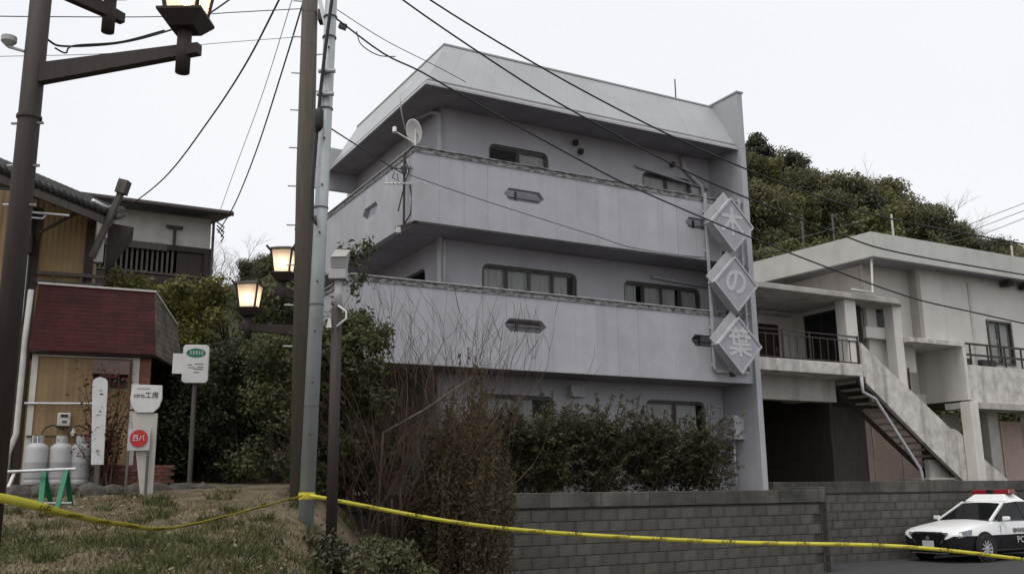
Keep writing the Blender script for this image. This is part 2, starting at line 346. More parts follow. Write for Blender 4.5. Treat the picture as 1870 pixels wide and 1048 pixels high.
def text_part(name, body, size, mat, parent, loc, rot, depth=0.003, sx=1.0, bold=0.0):
    cu = bpy.data.curves.new(name, 'FONT'); cu.body = body; cu.size = size; cu.extrude = depth; cu.align_x = 'CENTER'; cu.align_y = 'CENTER'; cu.resolution_u = 3; cu.offset = bold
    tmp = bpy.data.objects.new(name + "_tmp", cu); COL.objects.link(tmp)
    dg = bpy.context.evaluated_depsgraph_get(); me = bpy.data.meshes.new_from_object(tmp.evaluated_get(dg)); me.name = name
    bpy.data.objects.remove(tmp); bpy.data.curves.remove(cu)
    me.materials.clear(); o = link_mesh(name, me, mat, parent, loc); o.rotation_euler = rot; o.scale = (sx, 1, 1)
    return o
def struct(o): o["kind"] = "structure"; return o

# ------------------------------------------------------------------ ground, road
us = sorted(set([-400, -200, -120, -80, -60, -45] + [round(-36 + i * 0.6, 2) for i in range(0, 56)] + [-3.0, -2.8, -2.6] + [i * 1.0 for i in range(-2, 10)] + [9.40, 9.44] + [10 + i * 2.5 for i in range(16)] + [60, 80, 120, 200, 400]))
vs2 = sorted(set([-400, -200, -100, -60, -40] + [round(-30 + i * 0.6, 2) for i in range(0, 48)] + [-1.52, -1.48, -0.9, -0.3, 0.23, 0.27] + [0.8 + i * 0.7 for i in range(30)] + [24, 30, 40, 60, 100, 200, 400, 800]))
m = MB(); rnd = random.Random(3)
for b in vs2:
    for a in us:
        x, y = uv_xy(a, b); h = gh(x, y)
        if 0.5 < h and (b < -1.55 or a < -3): h += rnd.uniform(-0.03, 0.03)
        m.v.append((x, y, h - 0.004 if h == 0 else h))
nu = len(us)
for j in range(len(vs2) - 1):
    for i in range(nu - 1): m.f.append((j * nu + i, j * nu + i + 1, (j + 1) * nu + i + 1, (j + 1) * nu + i))
struct(m.build("ground", "soil", smooth_=True))
m = MB(); rpts = []
for a, b in ((-12.0, -40), (60, -40), (60, 0.18), (9.44, 0.18), (9.44, -1.6), (-0.5, -1.6)):
    x, y = uv_xy(a, b); rpts.append((max(x, -1.3) if b > -30 else x, y))
rpts = [(-1.3, -25), (45, -25)] + [uv_xy(60, 0.18), uv_xy(9.52, 0.18), uv_xy(9.52, -1.62), uv_xy(0.9, -1.62)] + [(-1.3, 17.0)]
m.add([(x, y, 0.0) for x, y in rpts], [tuple(range(len(rpts)))]); struct(m.build("road", "asphalt"))

# ------------------------------------------------------------------ grey three-storey building (local x = along the front, y = into the house, z from the plot)
bld = thing("grey_building", "lavender-grey three-storey building with wraparound balconies and sloped metal roof edge", "building", (C0[0], C0[1], ZS), YAW)
O = (0, 0, ZS)
P3B, P3T, P2B, P2T, SOF, RTOP = 7.31, 8.84, 4.34, 5.97, 10.43, 11.84
WV = 1.15; LEN = 9.02; DEP = 7.3
def hexv(x0, x1, z0, z1):
    zm = (z0 + z1) / 2; t = 0.13
    return [(x0, zm), (x0 + t, z0), (x1 - t, z0), (x1, zm), (x1 - t, z1), (x0 + t, z1)]
def hexcut(x, h, up):
    x0, x1 = h[0][0], h[3][0]; z0, z1 = h[1][1], h[4][1]; zm = h[0][1]; t = h[1][0] - x0
    k = min(1.0, (x - x0) / t, (x1 - x) / t)
    return zm + (z1 - zm) * k if up else zm + (z0 - zm) * k
def panel_poly(a, b, z0, z1, holes):
    """outline(s) of one cladding panel a..b, less the six-sided drain slot"""
    for h in holes:
        x0, x1 = h[0][0], h[3][0]; t = 0.13
        if x1 <= a or x0 >= b: continue
        lo = max(a, x0); hi = min(b, x1)
        mids = [q for q in (x0 + t, x1 - t) if lo < q < hi]
        low = [(lo, hexcut(lo, h, False))] + [(q, hexcut(q, h, False)) for q in mids] + [(hi, hexcut(hi, h, False))]
        upp = [(lo, hexcut(lo, h, True))] + [(q, hexcut(q, h, True)) for q in mids] + [(hi, hexcut(hi, h, True))]
        if lo == a and hi == b: return [[(a, z0), (b, z0)] + low[::-1], upp + [(b, z1), (a, z1)]]
        if hi == b: return [[(a, z0), (b, z0)] + low[::-1] + upp[1:] + [(b, z1), (a, z1)]]
        if lo == a: return [[(a, z0), (b, z0), (b, z1), (a, z1)] + upp + low[::-1][1:]]
    return [[(a, z0), (b, z0), (b, z1), (a, z1)]]
def parapet(xa, xb, z0, z1, holes, side=False, pitch=0.575, start=0.0):
    """balcony front made of single painted panels; side=True runs along local y on the x=xs face"""
    x = start; edges = []
    while x < xb - 0.05:
        if x > xa + 0.02: edges.append(x)
        x += pitch
    edges = [xa] + edges + [xb]
    for a, b in zip(edges[:-1], edges[1:]):
        m = MB(O); gp = random.choice((.0012, .0012, .0016, .0045))
        for poly in panel_poly(a + gp, b - gp, z0, z1, holes):
            if side is not False: m.prism([(p[0], p[1]) for p in poly], side, side + 0.14, 'yz')
            else: m.prism(poly, 0.0, 0.14)
        m.build("panel", "paint_lavender", bld)
h3 = [hexv(2.12, 3.15, 8.06, 8.34), hexv(7.15, 8.2, 8.06, 8.34)]
h2 = [hexv(2.09, 3.14, 5.16, 5.44), hexv(7.14, 8.2, 5.16, 5.44)]
h3l = [hexv(2.05, 3.0, 8.04, 8.32)]
parapet(0.0, LEN, P3B, P3T, h3)
parapet(-1.3, LEN, P2B, P2T, h2, start=-1.3)
parapet(0.141, DEP, P3B, P3T, h3l, side=0.0)
parapet(0.141, DEP, P2B, P2T, [], side=-1.3)
# louvre bars inside the slots
def slot_bars(hs, y):
    for h in hs:
        x0, x1, zm = h[0][0], h[3][0], h[0][1]
        for dz in (0.0,): MB(O).box(x0 + 0.02, x1 - 0.02, y + .06, y + 0.08, zm + dz - 0.012, zm + dz + 0.012).build("slot_bar", "bronze_frame", bld)
        MB(O).box((x0 * .62 + x1 * .38) - .02, (x0 * .62 + x1 * .38) + .02, y, y + 0.04, zm - .13, zm + .13).build("slot_post", "dark_frame", bld)
slot_bars(h3, 0.16); slot_bars(h2, 0.16)
# copings: pale lip and dirty upstand
def coping(x0, x1, y0, y1, z, capm='coping_pale'):
    MB(O).box(x0, x1, y0, y1, z - 0.045, z + 0.055).build("coping", "coping", bld)
    MB(O).box(x0 - 0.03, x1 + 0.0, y0 - 0.03, y1 + 0.03, z + 0.055, z + 0.085).build("coping_cap", capm, bld, bevel=0.01)
coping(-0.02, LEN, -0.02, 0.16, P3T, 'coping')
coping(-0.02, 0.16, 0.165, DEP, P3T)
coping(-1.32, LEN, -0.02, 0.16, P2T)
coping(-1.32, -1.14, 0.165, DEP, P2T)
# balcony slabs
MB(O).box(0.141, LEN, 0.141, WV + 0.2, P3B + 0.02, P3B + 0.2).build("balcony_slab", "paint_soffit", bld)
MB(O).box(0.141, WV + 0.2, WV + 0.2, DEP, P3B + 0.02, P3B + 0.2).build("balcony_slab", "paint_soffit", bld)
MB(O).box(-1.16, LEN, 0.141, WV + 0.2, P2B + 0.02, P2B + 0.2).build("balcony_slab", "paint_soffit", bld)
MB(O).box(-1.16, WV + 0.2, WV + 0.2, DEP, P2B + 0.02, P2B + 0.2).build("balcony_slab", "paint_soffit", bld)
# storey walls with round-cornered window openings
W3 = [(2.37, 4.0, 8.72, 9.79), (6.8, 8.4, 8.72, 9.80)]
W2 = [(2.17, 4.72, 5.55, 6.89), (6.08, 8.5, 5.55, 6.88)]
W1 = [(2.05, 4.0, 2.45, 3.95), (6.6, 8.45, 2.45, 3.98)]
for zb, zt, ws in ((P3B + 0.2, SOF, W3), (P2B + 0.2, P3B + 0.02, W2), (ZS, P2B + 0.02, W1)):
    outer = [(WV, zb), (LEN, zb), (LEN, zt), (WV, zt)]
    MB(O).plate(outer, [rrect(a, b, c, d, 0.17) for a, b, c, d in ws], WV, WV + 0.14).build("wall", "paint_wall", bld)
    # left side wall
    sh = [rrect(2.0, 3.4, 5.55, 6.86, 0.17)] if zb == P2B + 0.2 else []
    MB(O).plate([(WV + 0.141, zb), (DEP, zb), (DEP, zt), (WV + 0.141, zt)], sh, WV, WV + 0.14, P=lambda x, y, z: (y, x, z)).build("wall", "paint_wall", bld)
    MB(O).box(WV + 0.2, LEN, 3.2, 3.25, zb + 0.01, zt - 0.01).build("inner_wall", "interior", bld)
MB(O).box(WV + 0.02, LEN, DEP + 0.002, DEP + 0.16, ZS, SOF).build("wall", "paint_wall", bld)
def window(x0, x1, z0, z1, nsash, curtains, frame='bronze_frame', y=WV + 0.05, par=bld, o=O):
    f = MB(o).plate(rrect(x0 + .002, x1 - .002, z0 + .002, z1 - .002, .165), [rrect(x0 + .05, x1 - .05, z0 + .05, z1 - .05, .13)], y, y + 0.07).build("window", frame, par)
    w = (x1 - x0 - .08) / nsash
    for i in range(nsash):
        a = x0 + .04 + i * w; yy = y + (0.012 if i % 2 else 0.034)
        MB(o).plate([(a, z0 + .04), (a + w, z0 + .04), (a + w, z1 - .04), (a, z1 - .04)], [[(a + .045, z0 + .1), (a + w - .045, z0 + .1), (a + w - .045, z1 - .085), (a + .045, z1 - .085)]], yy, yy + 0.022).build("sash", frame, f)
        MB(o).box(a + .046, a + w - .046, yy + .009, yy + .013, z0 + .101, z1 - .086).build("pane", "pane", f)
        if curtains[i]:
            mm = MB(o); n = 14; a0, b0 = a + .0, a + w * curtains[i]; pts = []
            for k in range(n + 1): pts.append((a0 + (b0 - a0) * k / n, y + .085 + .012 * math.sin(k * 2.1 + i)))
            for (xa, ya), (xb, yb) in zip(pts[:-1], pts[1:]): mm.add([(xa, ya, z0 + .02), (xb, yb, z0 + .02), (xb, yb, z1 - .02), (xa, ya, z1 - .02)], [(0, 1, 2, 3)])
            mm.build("curtain", "curtain", f)
    return f
window(*W3[0], 2, (0, 1)); window(*W3[1], 2, (1, 1))
window(*W2[0], 4, (1, 1, 1, .75)); window(*W2[1], 4, (.7, 1, .8, 1))
window(*W1[0], 2, (1, .5)); window(*W1[1], 2, (1, .8))
# side window, seen edge-on
f = MB(O).plate(rrect(2.002, 3.398, 5.552, 6.858, .165), [rrect(2.05, 3.35, 5.6, 6.81, .13)], WV + .05, WV + .12, P=lambda x, y, z: (y, x, z)).build("window", "bronze_frame", bld)
MB(O).box(WV + .08, WV + .085, 2.051, 3.349, 5.601, 6.809).build("pane", "pane", f)
# roof slab, soffit and sloped metal edge panels
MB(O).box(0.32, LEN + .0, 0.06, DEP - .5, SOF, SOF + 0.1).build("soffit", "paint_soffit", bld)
MB(O).box(1.2, LEN, 0.98, DEP - .5, SOF + 0.11, RTOP - 0.06).build("roof_slab", "metal_roof", bld)
FL, FT = 0.25, 1.10                        # eave line / top line of the slope on the left side
n = 17
for i in range(n):
    a0, a1 = i / n, (i + 1) / n
    b0, b1 = FL + (LEN - FL) * a0, FL + (LEN - FL) * a1; t0, t1 = FT + (LEN - FT) * a0, FT + (LEN - FT) * a1
    g = 0.0015
    MB(O).hexa([(b0 + g, 0, SOF - .05), (b1 - g, 0, SOF - .05), (b1 - g, .05, SOF - .05), (b0 + g, .05, SOF - .05)], [(t0 + g, .88, RTOP), (t1 - g, .88, RTOP), (t1 - g, .97, RTOP), (t0 + g, .97, RTOP)]).build("roof_panel", "metal_roof", bld)
n = 11; RD = DEP - 0.75
for i in range(n):
    a0, a1 = i / n, (i + 1) / n; g = .0015
    b0, b1 = RD * a0, RD * a1; t0, t1 = .88 + (RD - .88) * a0, .88 + (RD - .88) * a1
    MB(O).hexa([(FL, b0 + g, SOF - .05), (FL + .05, b0 + g, SOF - .05), (FL + .05, b1 - g, SOF - .05), (FL, b1 - g, SOF - .05)], [(FT, t0 + g, RTOP), (FT + .09, t0 + g, RTOP), (FT + .09, t1 - g, RTOP), (FT, t1 - g, RTOP)]).build("roof_panel", "metal_roof", bld)
MB(O).box(FT - .02, LEN, .86, 1.0, RTOP, RTOP + .04).build("roof_flashing", "metal_roof", bld)
MB(O).box(FT - .02, FT + .12, 1.002, RD, RTOP, RTOP + .04).build("roof_flashing", "metal_roof", bld)
MB(O).bar((FL, -.004, SOF - .05), (LEN, -.004, SOF - .05), .03, .05).build("eave_trim", "sign_edge", bld)
# end fins
MB(O).box(LEN, LEN + .17, -.10, DEP, ZS, SOF - .06).build("end_wall", "paint_lavender", bld, bevel=.008)
MB(O).box(LEN, LEN + .17, -.10, DEP, SOF - .058, RTOP + .06).build("end_wall", "metal_roof", bld, bevel=.008)
MB(O).box(LEN - .03, LEN + .20, -.13, DEP, RTOP + .06, RTOP + .10).build("end_wall_cap", "metal_roof", bld)
MB(O).box(-.25, FT + .3, RD + .002, RD + .12, 9.92, 11.12).build("end_fin", "paint_lavender", bld)
# roof lightning rod
MB(O).tube([(LEN - .95, 1.2, RTOP - .1), (LEN - .95, 1.2, RTOP + .75)], .018, 6).build("roof_rod", "cable", bld)
# downpipes
MB(O).tube([(WV - .06, WV - .06, ZS), (WV - .06, WV - .06, SOF - .18)], .062, 12).build("downpipe", "pipe_white", bld, True)
MB(O).tube([(WV - .06, WV - .06, SOF - .2), (WV - .1, WV + .3, SOF - .02), (WV - .3, WV + .9, SOF - .02)], .045, 10).build("gutter_pipe", "pipe_white", bld, True)
MB(O).tube([(LEN - .95, WV - .07, SOF - .05), (LEN - .92, WV - .07, SOF - .35), (LEN - .35, WV - .09, SOF - .8), (LEN - .33, WV - .09, SOF - 1.0), (LEN - .33, WV - .09, P3B + .2)], .06, 10).build("downpipe", "pipe_white", bld, True)
MB(O).tube([(6.55, WV - .06, 9.88), (8.9, WV - .06, 9.60)], .03, 8).build("conduit", "pipe_white", bld, True)
MB(O).tube([(6.9, WV - .06, 7.03), (8.9, WV - .06, 6.93)], .04, 8).build("conduit", "pipe_white", bld, True)
MB(O).tube([(WV - .055, WV - .3, P3B - .1), (WV + .06, WV - .06, P2T - .1)], .03, 8).build("conduit", "pipe_white", bld, True)
# small fittings under the eaves
for x, z in ((4.75, 10.18), (4.9, 9.98), (7.75, 10.1)):
    mm = MB(O); mm.box(x - .05, x + .05, WV - .12, WV - .002, z - .06, z + .06); mm.tube([(x, WV - .1, z), (x - .1, WV - .2, z - .1)], .03, 8); mm.build("wall_light", "iron", bld)
# ground-floor door frame and meter cabinet by the end wall
MB(O).plate([(8.5, ZS), (8.98, ZS), (8.98, 3.92), (8.5, 3.92)], [[(8.54, ZS + .05), (8.92, ZS + .05), (8.92, 3.84), (8.54, 3.84)]], WV - .05, WV - .003).build("door_frame", "pipe_white", bld)
d = MB(O).box(8.545, 8.915, WV - .03, WV - .004, ZS + .06, 3.83).build("door", "paint_wall", bld)
MB(O).box(8.58, 8.60, WV - .06, WV - .03, 2.6, 2.75).build("handle", "chrome", d)
mb = MB(O).box(8.72, LEN - .002, .42, .85, 3.02, 3.60).build("meter_cabinet", "pipe_white", bld, bevel=.01)
MB(O).box(8.713, 8.719, .45, .82, 3.06, 3.56).build("cabinet_door", "sign_edge", mb)
MB(O).tube([(8.86, .64, ZS), (8.86, .64, 3.02)], .025, 8).build("conduit", "pipe_white", bld, True)
MB(O).box(4.35, 4.75, WV - .2, WV - .003, 3.95, 4.2).build("vent_hood", "pipe_white", bld, bevel=.01)
# sign rails on the balcony fronts
for x in (7.74, 8.84):
    MB(O).box(x - .026, x + .026, -.12, -.06, 4.62, 8.98).build("sign_rail", "sign_edge", bld)
    for z in (4.7, 5.6, 7.5, 8.5): MB(O).box(x - .03, x + .03, -.061, -.001, z, z + .06).build("rail_bracket", "pipe_white", bld)
MB(O).box(7.768, 8.812, -.115, -.07, 4.55, 4.61).build("sign_rail", "sign_edge", bld)
# three diamond signs
for ch, zc, lab in (("木", 8.13, "topmost of three lilac diamond signs on the grey building, reading 木"), ("の", 6.65, "middle of three lilac diamond signs on the grey building, reading の"), ("葉", 5.16, "lowest of three lilac diamond signs on the grey building, reading 葉")):
    hd = 0.68; x0, y0 = uv_xy(8.20, -.134)
    sg = thing("diamond_sign", lab, "sign", (x0, y0, zc - hd), YAW, "diamond signs down the building front")
    dm = [(0, 0), (hd, hd), (0, 2 * hd), (-hd, hd)]
    MB().prism(dm, -.36, -.12).build("sign_box", "sign_edge", sg, bevel=.008)
    ins = [(0, .055), (hd - .055, hd), (0, 2 * hd - .055), (-hd + .055, hd)]
    MB().plate([(0, -.012), (hd + .012, hd), (0, 2 * hd + .012), (-hd - .012, hd)], [ins], -.395, -.361).build("rim", "sign_pale", sg)
    MB().prism(ins, -.372, -.362).build("face", "sign_lilac", sg)
    mm = MB()
    mm.bar((-hd - .03, -.25, hd + .02), (0, -.25, 2 * hd + .05), .32, .03, (0, 1, 0)); mm.build("top_flashing", "sign_pale", sg)
    text_part("lettering", ch, 0.74, "sign_char", sg, (0, -.378, hd + .02), (R_(90), 0, 0), bold=.016)
    MB().box(-.05, .05, -.119, .0, -.03, .08).build("mount", "iron", sg); MB().box(-.5, .5, -.119, .0, hd - .03, hd + .03).build("mount", "iron", sg)

# ------------------------------------------------------------------ pale two-storey house on the right
H0 = aty(1572, 663, 27.0)
hs = thing("white_house", "stained off-white two-storey house with outside concrete staircase and wide flat eaves", "house", (H0[0], H0[1], ZS), YAW)
O = (0, 0, ZS)
def B(name, mat, x0, x1, y0, y1, z0, z1, par=hs, bevel=0.0): return MB(O).box(x0, x1, y0, y1, z0, z1).build(name, mat, par, bevel=bevel)
# roof with deep fascia; left side swings back at an obtuse angle
la = R_(125.06) - YAW; K = Vector((.45, -.4)); L2 = Vector((math.cos(la), math.sin(la)))
kl = K + L2 * 11
poly = [(K.x, K.y), (13.5, K.y), (13.5, 9.0), (kl.x, kl.y)]
def inset(d): return [(K.x + d * 1.05, K.y + d), (13.5 - d, K.y + d), (13.5 - d, 9 - d), (kl.x + d, kl.y - d)]
MB(O).prism(inset(.13), 8.42, 8.9, 'xy').build("roof", "paint_soffit", hs)
e = [Vector(p) for p in poly]; ii = [Vector(p) for p in inset(.13)]
for k in (0, 1, 2, 3):
    a, b = e[k], e[(k + 1) % 4]; c, d = ii[(k + 1) % 4], ii[k]
    MB(O).hexa([(*a, 8.35), (*b, 8.35), (*c, 8.35), (*d, 8.35)], [(*a, 9.08), (*b, 9.08), (*c, 9.08), (*d, 9.08)]).build("fascia", "house_fascia", hs)
# balcony and its back walls
B("balcony_slab", "concrete_stained", -5.6, .06, 0.0, 2.6, 4.90, 5.24, bevel=.02)
B("beam", "concrete", -5.6, -.1, .9, 1.25, 4.25, 4.898)
B("beam", "concrete", -.55, -.1, 1.26, 2.6, 4.35, 4.898)
MB(O).plate([(-5.6, 5.24), (.15, 5.24), (.15, 7.098), (-5.6, 7.098)], [[(-2.6, 5.3), (-1.75, 5.3), (-1.75, 6.95), (-2.6, 6.95)], [(-1.3, 5.26), (-.45, 5.26), (-.45, 6.75), (-1.3, 6.75)]], 2.6, 2.75).build("wall", "house_white", hs)
w = B("window", "dark_frame", -2.6, -1.75, 2.66, 2.70, 5.3, 6.95); B("pane", "pane", -2.55, -1.8, 2.652, 2.656, 5.35, 6.9, w)
dr = B("door", "brown_door", -1.3, -.45, 2.64, 2.69, 5.26, 6.75); B("handle", "chrome", -.6, -.56, 2.6, 2.638, 5.9, 6.05, dr)
B("door_canopy", "concrete", -1.55, -.15, 2.2, 2.598, 7.0, 7.08)
MB(O).plate([(.88, 7.262), (8.5, 7.262), (8.5, 8.42), (.88, 8.42)], [], 1.3, 1.42, P=lambda x, y, z: (y, x, z)).build("wall", "house_white", hs)
MB(O).plate([(.45, 5.24), (2.597, 5.24), (2.597, 7.098), (.45, 7.098)], [[(.85, 5.28), (2.2, 5.28), (2.2, 7.0), (.85, 7.0)]], .15, .29, P=lambda x, y, z: (y, x, z)).build("wall", "house_white", hs)
gd = B("glass_door", "dark_frame", .22, .25, .85, 2.2, 5.28, 7.0); 
for a, b in ((.9, 1.48), (1.55, 2.15)): B("pane", "pane", .212, .216, a, b, 5.34, 6.94, gd)
B("column", "house_white", -.36, .10, .08, .44, 5.242, 7.10, bevel=.015)
pc = [(-5.6, -.1), (1.6, -.1)] + [(1.6 + .75 * math.sin(R_(a)), .65 - .75 * math.cos(R_(a))) for a in (15, 35, 55, 75, 90)] + [(2.35, 2.74), (-5.6, 2.74)]
MB(O).prism(pc, 7.10, 7.26, 'xy').build("porch_canopy", "concrete", hs, bevel=.02)
mm = MB(O); mm.tube([(.55, -.25, 8.36), (.58, -.16, 7.32), (-.28, -.16, 7.34)], .035, 8); mm.build("gutter_pipe", "trim_white", hs, True)
# entrance: slatted dark door, wall with small window
B("entrance_wall", "house_white", .92, 2.30, .92, 1.04, 5.242, 7.10)
ed = B("entrance_door", "brown_door", .30, .90, .60, .64, 5.242, 7.09)
for k in range(6): B("slat", "dark_wood", .32 + k * .098, .37 + k * .098, .57, .598, 5.26, 7.08, ed)
MB(O).plate([(1.3, 5.242), (3.3, 5.242), (3.3, 8.42), (1.3, 8.42)], [[(1.72, 6.55), (2.5, 6.55), (2.5, 7.28), (1.72, 7.28)]], .74, .86).build("wall", "house_white", hs)
w = B("window", "dark_frame", 1.72, 2.5, .80, .83, 6.55, 7.28); B("pane", "pane", 1.76, 2.1, .79, .795, 6.59, 7.24, w)
B("ledge", "house_white", .95, 2.1, .51, .738, 6.15, 6.48)
B("porch_floor", "concrete", .10, 1.9, .52, 2.6, 5.02, 5.238)
B("column", "house_white", 1.75, 2.10, .16, .50, 3.9, 7.098, bevel=.015)
# right wing
MB(O).plate([(3.3, 6.162), (4.622, 6.162), (4.622, 4.6), (13.2, 4.6), (13.2, 8.42), (3.3, 8.42)], [[(6.3, 5.62), (7.55, 5.62), (7.55, 7.05), (6.3, 7.05)]], .30, .44).build("wall", "house_white", hs)
B("wall", "concrete", 3.30, 3.42, .442, 2.6, 6.162, 8.42)
f = MB(O).plate([(6.3, 5.62), (7.55, 5.62), (7.55, 7.05), (6.3, 7.05)], [[(6.36, 5.68), (7.49, 5.68), (7.49, 6.99), (6.36, 6.99)]], .25, .36).build("window", "bronze_frame", hs)
for a, b in ((6.361, 6.90), (6.95, 7.489)):
    B("pane", "pane", a, b, .30, .305, 5.69, 6.98, f); B("curtain", "curtain", a + .03, b - .03, .40, .41, 5.69, 6.98, f)
B("mullion", "bronze_frame", 6.901, 6.949, .28, .34, 5.681, 6.989, f)
B("corner_strip", "trim_white", 5.55, 5.68, .26, .298, 5.5, 8.2)
for k, x in enumerate((7.2, 8.2, 9.0)): B("eave_block", "iron", x, x + .3, -.05, .25, 8.2, 8.348)
# side porch box under the wing
B("porch_slab", "concrete_stained", 2.11, 4.62, -.06, 1.7, 6.02, 6.16, bevel=.01)
B("side_wall", "house_white", 4.48, 4.62, -.06, 1.7, 4.40, 6.018)
B("back_wall", "house_white", 2.2, 4.47, 1.6, 1.7, 4.3, 6.018)
arch = [(2.3, 4.3), (2.75, 4.3), (2.95, 4.52), (3.75, 4.52), (3.95, 4.3), (4.47, 4.3), (4.47, 4.7), (2.3, 4.7)]
MB(O).prism(arch, 1.40, 1.59).build("arch_beam", "house_white", hs)
MB(O).tube([(2.42, .35, 4.6), (2.42, .35, 5.3)], .03, 6).build("post", "brown_door", hs)
MB(O).tube([(3.4, .9, ZS), (3.4, .9, 4.3)], .035, 6).build("post", "brown_door", hs)
# right balcony: stained parapet, railing
B("parapet", "concrete_stained", 4.63, 13.2, -.06, .08, 4.31, 5.47, bevel=.015)
B("balcony_slab", "concrete", 4.63, 13.2, .082, .298, 4.31, 4.5)
for z in (5.80, 6.14): B("rail", "iron", 4.63, 13.2, -.02, .03, z - .03, z + .03)
for k in range(10): B("rail_post", "iron", 4.9 + k * .85, 4.94 + k * .85, -.015, .025, 5.47, 6.11)
for x in (4.75, 5.6, 6.0): B("planter_box", "tile_dark", x, x + .3, .1, .28, 5.48, 5.7)
# ground floor: columns, panels, dark carport
B("column", "house_white", 4.10, 4.46, -.38, -.02, ZS, 4.308, bevel=.015)
B("beam", "concrete", 4.12, 13.2, -.3, .5, 4.12, 4.306)
B("column", "concrete", 6.25, 6.75, .6, 1.1, ZS, 4.118)
B("column", "concrete", 7.45, 7.75, -.1, .3, ZS, 4.118)
B("carport_wall", "concrete", 5.4, 6.24, 1.6, 1.75, ZS, 4.118)
B("infill_panel", "beige_panel", 2.75, 5.38, 2.4, 2.5, ZS, 4.29)
B("infill_wall", "wood_grey", 1.37, 2.748, 2.4, 2.5, ZS, 4.29)
B("infill_panel", "beige_panel", 6.8, 12.5, 1.4, 1.5, ZS, 3.95)
for x in (3.0, 4.3, 8.0, 9.3): B("panel_joint", "trim_white", x, x + .05, 2.37 if x < 5 else 1.37, 2.398 if x < 5 else 1.398, ZS, 4.1 if x < 5 else 3.94)
B("carport_back", "dark_wood", -5.6, 1.2, 5.2, 5.35, ZS, 4.898)  # dark wood colour stands in for the deep shade inside the carport
for a, b in ((-4.4, -2.9), (-2.7, -.9)):
    w = B("window", "dark_frame", a, b, 5.14, 5.198, ZS + .1, 3.5); B("pane", "pane", a + .06, b - .06, 5.125, 5.13, ZS + .2, 3.4, w)
B("carport_side", "wood_grey", 1.21, 1.36, 2.4, 5.35, ZS, 4.898)  # grey-wood tone likewise darkens the side; carport shade is put into the colour
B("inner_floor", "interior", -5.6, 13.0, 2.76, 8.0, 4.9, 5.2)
# balcony railing (left)
for z in (5.28, 5.90, 6.03): B("rail", "iron", -5.6, .04, .05, .08, z - .014, z + .014)
for k in range(20): B("baluster", "iron", -5.55 + k * .29, -5.53 + k * .29, .056, .074, 5.294, 5.886)
for x in (-5.5, -2.9, -1.9, .0): B("rail_post", "iron", x, x + .035, .045, .085, 5.242, 6.06)
# staircase
top = [(0.07, 5.87), (1.92, 4.62), (2.1, 4.52), (3.62, 3.50), (3.75, 3.52), (4.08, 3.36), (4.47, 2.95), (6.0, 2.03), (6.05, ZS)]
bot = [(4.3, ZS), (3.9, 2.02), (2.63, 2.90), (.07, 4.78)]
MB(O).prism((bot + top)[::-1] if False else bot[::-1] + top[::-1], 0.0, .13).build("stair_parapet", "concrete_stained", hs)
for k in range(15):
    x = .05 + k * .275; z = 4.80 - k * .187
    B("tread", "concrete", x, x + .29, .15, 1.1, z - .03, z + .02)
for y in (.15, 1.12): MB(O).bar((-.02, y + .02, 4.80), (3.95, y + .02, 2.08), .03, .16).build("stringer", "iron", hs)
MB(O).bar((4.15, .2, 2.05), (4.7, .2, ZS), .03, .12).build("stringer", "iron", hs)
B("landing_wall", "concrete", 2.9, 3.95, .35, .5, ZS, 2.62)
B("landing", "concrete", 2.6, 3.98, .14, 1.3, 2.03, 2.1)
MB(O).tube([(-.12, -.08, 4.88), (-.12, -.08, 4.45), (.35, -.08, 4.28), (1.95, -.08, 2.35), (2.0, -.08, 2.2), (2.0, -.08, ZS)], .045, 10).build("drain_pipe", "pipe_white", hs, True)
MB(O).tube([(.02, -.06, 4.88), (.02, -.06, 4.5)], .03, 8).build("drain_pipe", "iron", hs, True)
# poles and an aerial on the roof
for x, y, h, mt in ((2.3, .3, .95, "trim_white"), (-.6, 1.2, .7, "cable_grey"), (.5, 1.0, .9, "cable_grey"), (8.0, .2, .6, "trim_white")):
    MB(O).tube([(x, y, 8.9), (x, y, 9.08 + h)], .03, 8).build("roof_pole", mt, hs)

# ------------------------------------------------------------------ block walls below the plots
def block_wall(name, label, u0, u1, v, ztop):
    x0, y0 = uv_xy(u0, v); w = thing(name, label, "wall", (x0, y0, 0), YAW)
    L = u1 - u0; nc = int(round((ztop - .32) / .2)); ch = (ztop - .32) / nc
    MB().box(0, L, .03, .16, -.1, ztop - .29).build("core", "mortar", w)
    full = MB().box(0, .385, 0, .19, 0, ch - .012).mesh("block"); full.materials.append(MATS["block"])
    half = MB().box(0, .19, 0, .19, 0, ch - .012).mesh("block"); half.materials.append(MATS["block"])
    rr = random.Random(u0)
    for c in range(nc):
        x = 0.0 if c % 2 == 0 else -.197
        while x < L - .05:
            me, xx = (half, 0.0) if x < 0 else (full, x)
            if xx + (.19 if me is half else .385) > L: break
            link_mesh("block", me, None, w, (xx, rr.uniform(-.006, .004), c * ch)); x += .394
    x = 0
    while x < L - .1:
        b = min(1.18, L - x); MB().box(x, x + b - .008, -.02, .21, ztop - .285, ztop).build("coping", "block", w, bevel=.015); x += 1.18
    return w
block_wall("block_wall", "weathered grey block wall behind the patrol car", 9.62, 21.0, .20, 1.99)
block_wall("block_wall", "weathered grey block wall at the foot of the shrubs before the grey building", -2.6, 9.4, -1.62, 1.80)
x0, y0 = uv_xy(9.43, -1.62); w = thing("block_wall", "short return of grey block wall beside the grey building's end wall", "wall", (x0, y0, 0), YAW + R_(90))
MB().box(0, 1.99, 0, .17, -.1, 1.66).build("core", "mortar", w)
for c in range(8):
    for k in range(5): MB().box(k * .397, k * .397 + .385, -.015, .185, c * .205, c * .205 + .193).build("block", "block", w)
MB().box(0, 1.99, -.03, .2, 1.67, 1.85).build("coping", "block", w, bevel=.015)

